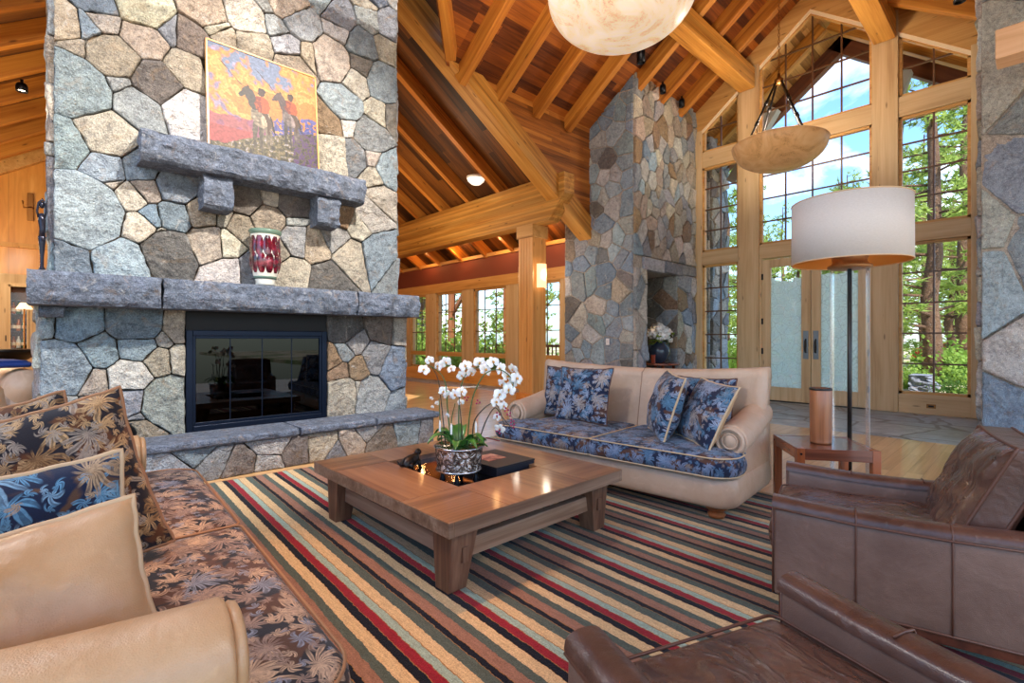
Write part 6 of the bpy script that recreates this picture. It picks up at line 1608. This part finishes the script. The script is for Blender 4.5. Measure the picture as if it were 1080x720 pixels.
for x in (-.4, .4):
    for y in (-.36, .36): MB().lathe([(.025, 0), (.04, .05), (.045, .13)], (x, y, 0), 12).build('leg', M['foot'], bo_, smooth=True)
bp = thing('blue_pillow', 'royal blue pillow lying on top of the cream rolled arm left of the chimney', 'pillow', (-.36, 7.15, .955), .3)
mb = MB(); puff(mb, rrect(-.22, .22, -.16, .16, (.08, .08, .08, .08)), .0, .06, .02, .03, 2); mb.build('cushion', plain('royal_blue', rgb(20, 56, 130), .8), bp, smooth=True)
bu = thing('black_urn', 'wide black urn with a flared rim on a stand behind the chimney', 'urn', (-.42, 9.3, .0)); MB().lathe([(.16, .78), (.18, .80), (.12, .84), (.16, .92), (.30, 1.03), (.36, 1.08), (.36, 1.11), (.30, 1.10), (0, .95)], n=36).build('bowl', M['black'], bu, smooth=True)
MB().lathe([(.22, 0), (.22, .05), (.1, .1), (.08, .4), (.1, .7), (.2, .78)], n=24).build('stand', dw, bu, smooth=True)
lb = thing('cabinet_lamp', 'small cream lamp shade beside the liquor cabinet door', 'lamp', (-.30, 12.0, .0)); MB().lathe([(.12, 0), (.12, .02), (.012, .05), (.012, 1.77)], n=16).build('pole', M['brass'], lb, smooth=True); MB().lathe([(.11, 1.76), (.05, 1.87)], n=28, cap=False).build('lamp_shade', emat('lit_shade', rgb(255, 226, 180), 1.2), lb, smooth=True)
ws_ = thing('brass_sconce', 'little brass candle sconce on the honey wood wall beside the chimney', 'sconce', (-.28, YE - .05, 4.1)); MB().box(-.05, .05, -.02, .02, -.3, .3).build('backplate', M['brass'], ws_, bevel=.01)
for s in (-1, 1): MB().tube([(0, -.03, 0), (s * .1, -.1, -.05), (s * .12, -.1, .1)], .012, 6).build('arm', M['brass'], ws_, smooth=True)
rc = thing('black_pot', 'small round black pot standing on the left end of the stone hearth', 'pot', (.44, 5.12, .376)); MB().lathe([(.05, 0), (.06, .01), (.095, .06), (.10, .10), (.085, .14), (.06, .16), (.065, .175), (.05, .17), (0, .12)], n=24).build('pot_body', M['black'], rc, smooth=True)

# ------------------------------------------------------------------ camera, sky, lamps
cam = bpy.data.cameras.new('camera'); co_ = bpy.data.objects.new('camera', cam); COL.objects.link(co_)
co_.location = (0, 0, 1.25); co_.rotation_euler = (PI / 2, 0, math.radians(46.8 - 90)); cam.sensor_width = 36; cam.lens = 521 / 1080 * 36; cam.shift_y = -3 / 1080; cam.clip_start = .05; cam.clip_end = 500
scene.camera = co_
w = bpy.data.worlds.new('sky'); scene.world = w; w.use_nodes = True; nt = w.node_tree; nt.nodes.clear()
out = nt.nodes.new('ShaderNodeOutputWorld'); bg = nt.nodes.new('ShaderNodeBackground'); nt.links.new(bg.outputs[0], out.inputs[0])
sk = nt.nodes.new('ShaderNodeTexSky'); sk.sky_type = 'NISHITA'; sk.sun_disc = False; sk.sun_elevation = math.radians(48); sk.sun_rotation = math.radians(200); sk.ozone_density = 3.0; sk.air_density = 1.2
tc = nt.nodes.new('ShaderNodeTexCoord'); mp = nt.nodes.new('ShaderNodeMapping'); mp.inputs['Scale'].default_value = (1, 1, 2.2); nt.links.new(tc.outputs['Generated'], mp.inputs[0])
nz = nt.nodes.new('ShaderNodeTexNoise'); nz.inputs['Scale'].default_value = 3.4; nz.inputs['Detail'].default_value = 7; nz.inputs['Roughness'].default_value = .58; nz.inputs['Distortion'].default_value = .3; nt.links.new(mp.outputs[0], nz.inputs['Vector'])
rp = nt.nodes.new('ShaderNodeValToRGB'); rp.color_ramp.elements[0].position = .50; rp.color_ramp.elements[0].color = (0, 0, 0, 1); rp.color_ramp.elements[1].position = .66; rp.color_ramp.elements[1].color = (1, 1, 1, 1); nt.links.new(nz.outputs[0], rp.inputs[0])
sc1 = nt.nodes.new('ShaderNodeMix'); sc1.data_type = 'RGBA'; sc1.blend_type = 'MULTIPLY'; sc1.inputs[0].default_value = 1; nt.links.new(sk.outputs[0], sc1.inputs[6]); sc1.inputs[7].default_value = (.20, .27, .34, 1)
mx = nt.nodes.new('ShaderNodeMix'); mx.data_type = 'RGBA'; nt.links.new(rp.outputs[0], mx.inputs[0]); nt.links.new(sc1.outputs[2], mx.inputs[6]); mx.inputs[7].default_value = (1.9, 1.95, 2.05, 1)
nt.links.new(mx.outputs[2], bg.inputs[0]); bg.inputs[1].default_value = 1.12
def lamp(name, typ, loc, e, color=(1, 1, 1), size=.2, rot_=None, spot=None, blend=.5, aim=None):
    l = bpy.data.lights.new(name, typ); l.energy = e; l.color = color
    if typ == 'AREA': l.size = size
    elif typ == 'SUN': l.angle = size
    else: l.shadow_soft_size = size
    if typ == 'SPOT': l.spot_size = spot; l.spot_blend = blend
    o = bpy.data.objects.new(name, l); COL.objects.link(o); o.location = loc
    if rot_: o.rotation_euler = rot_
    if aim: o.rotation_euler = (Vector(aim) - Vector(loc)).to_track_quat('-Z', 'Y').to_euler()
    return o
lamp('sun', 'SUN', (0, 0, 20), 6.5, (1, .95, .86), .01, aim=(6, 9.5, 5))
WARM = (1.0, .88, .72)
lamp('pendant_and_fill_bulb', 'POINT', (4.35, 2.97, 4.9), 140, WARM, .25)
lamp('pendant_and_fill_bulb', 'POINT', (8.92, 2.97, 4.75), 100, WARM, .25)
lamp('pendant_and_fill_bulb', 'POINT', (-.8, 2.97, 4.3), 230, (1, .93, .84), .35)  # added fill behind the viewer, no pendant hangs here
lamp('pendant_and_fill_bulb', 'POINT', (1.6, -1.9, 3.3), 130, (1, .95, .88), .35)  # added unseen fill off the ridge line, without any fixture
lamp('sconce_bulb', 'POINT', (7.3, 6.78, 2.55), 14, WARM, .08)
lamp('sconce_bulb', 'POINT', (7.3, 7.6, 2.55), 8, WARM, .08)
lamp('wing_fill', 'POINT', (5.2, 9.2, 3.4), 95, (1, .82, .58), .4)  # unseen point lights added to fill the wing, no fixtures modelled
lamp('wing_fill', 'POINT', (-.9, 9.0, 3.2), 150, (1, .82, .58), .4)
lamp('wing_fill', 'POINT', (-1.4, 12.8, 3.0), 120, (1, .78, .5), .4)
for k in range(4): lamp('cove_lamp', 'POINT', (8.2, 7.6 + 1.7 * k, 3.62), 12, (1, .5, .18), .05)
lamp('unseen_spot', 'SPOT', (1.5, 2.9, 5.9), 650, (1, .48, .16), .06, spot=.42, blend=.7, aim=(1.02, 2.25, 0))
lamp('unseen_spot', 'SPOT', (2.4, 1.2, 6.2), 2300, (1, .93, .84), .1, spot=1.0, blend=.8, aim=(1.6, 5.4, 2.2))  # added unseen spot that brightens the chimney front
lamp('niche_spot', 'SPOT', (8.95, 5.6, 2.5), 25, (1, .7, .35), .03, spot=1.2, blend=.6, aim=(8.7, 5.9, 1.0))
vs = scene.view_settings; vs.view_transform = 'Standard'; vs.look = 'None'; vs.gamma = 1; vs.exposure = 0.32; vs.use_curve_mapping = False
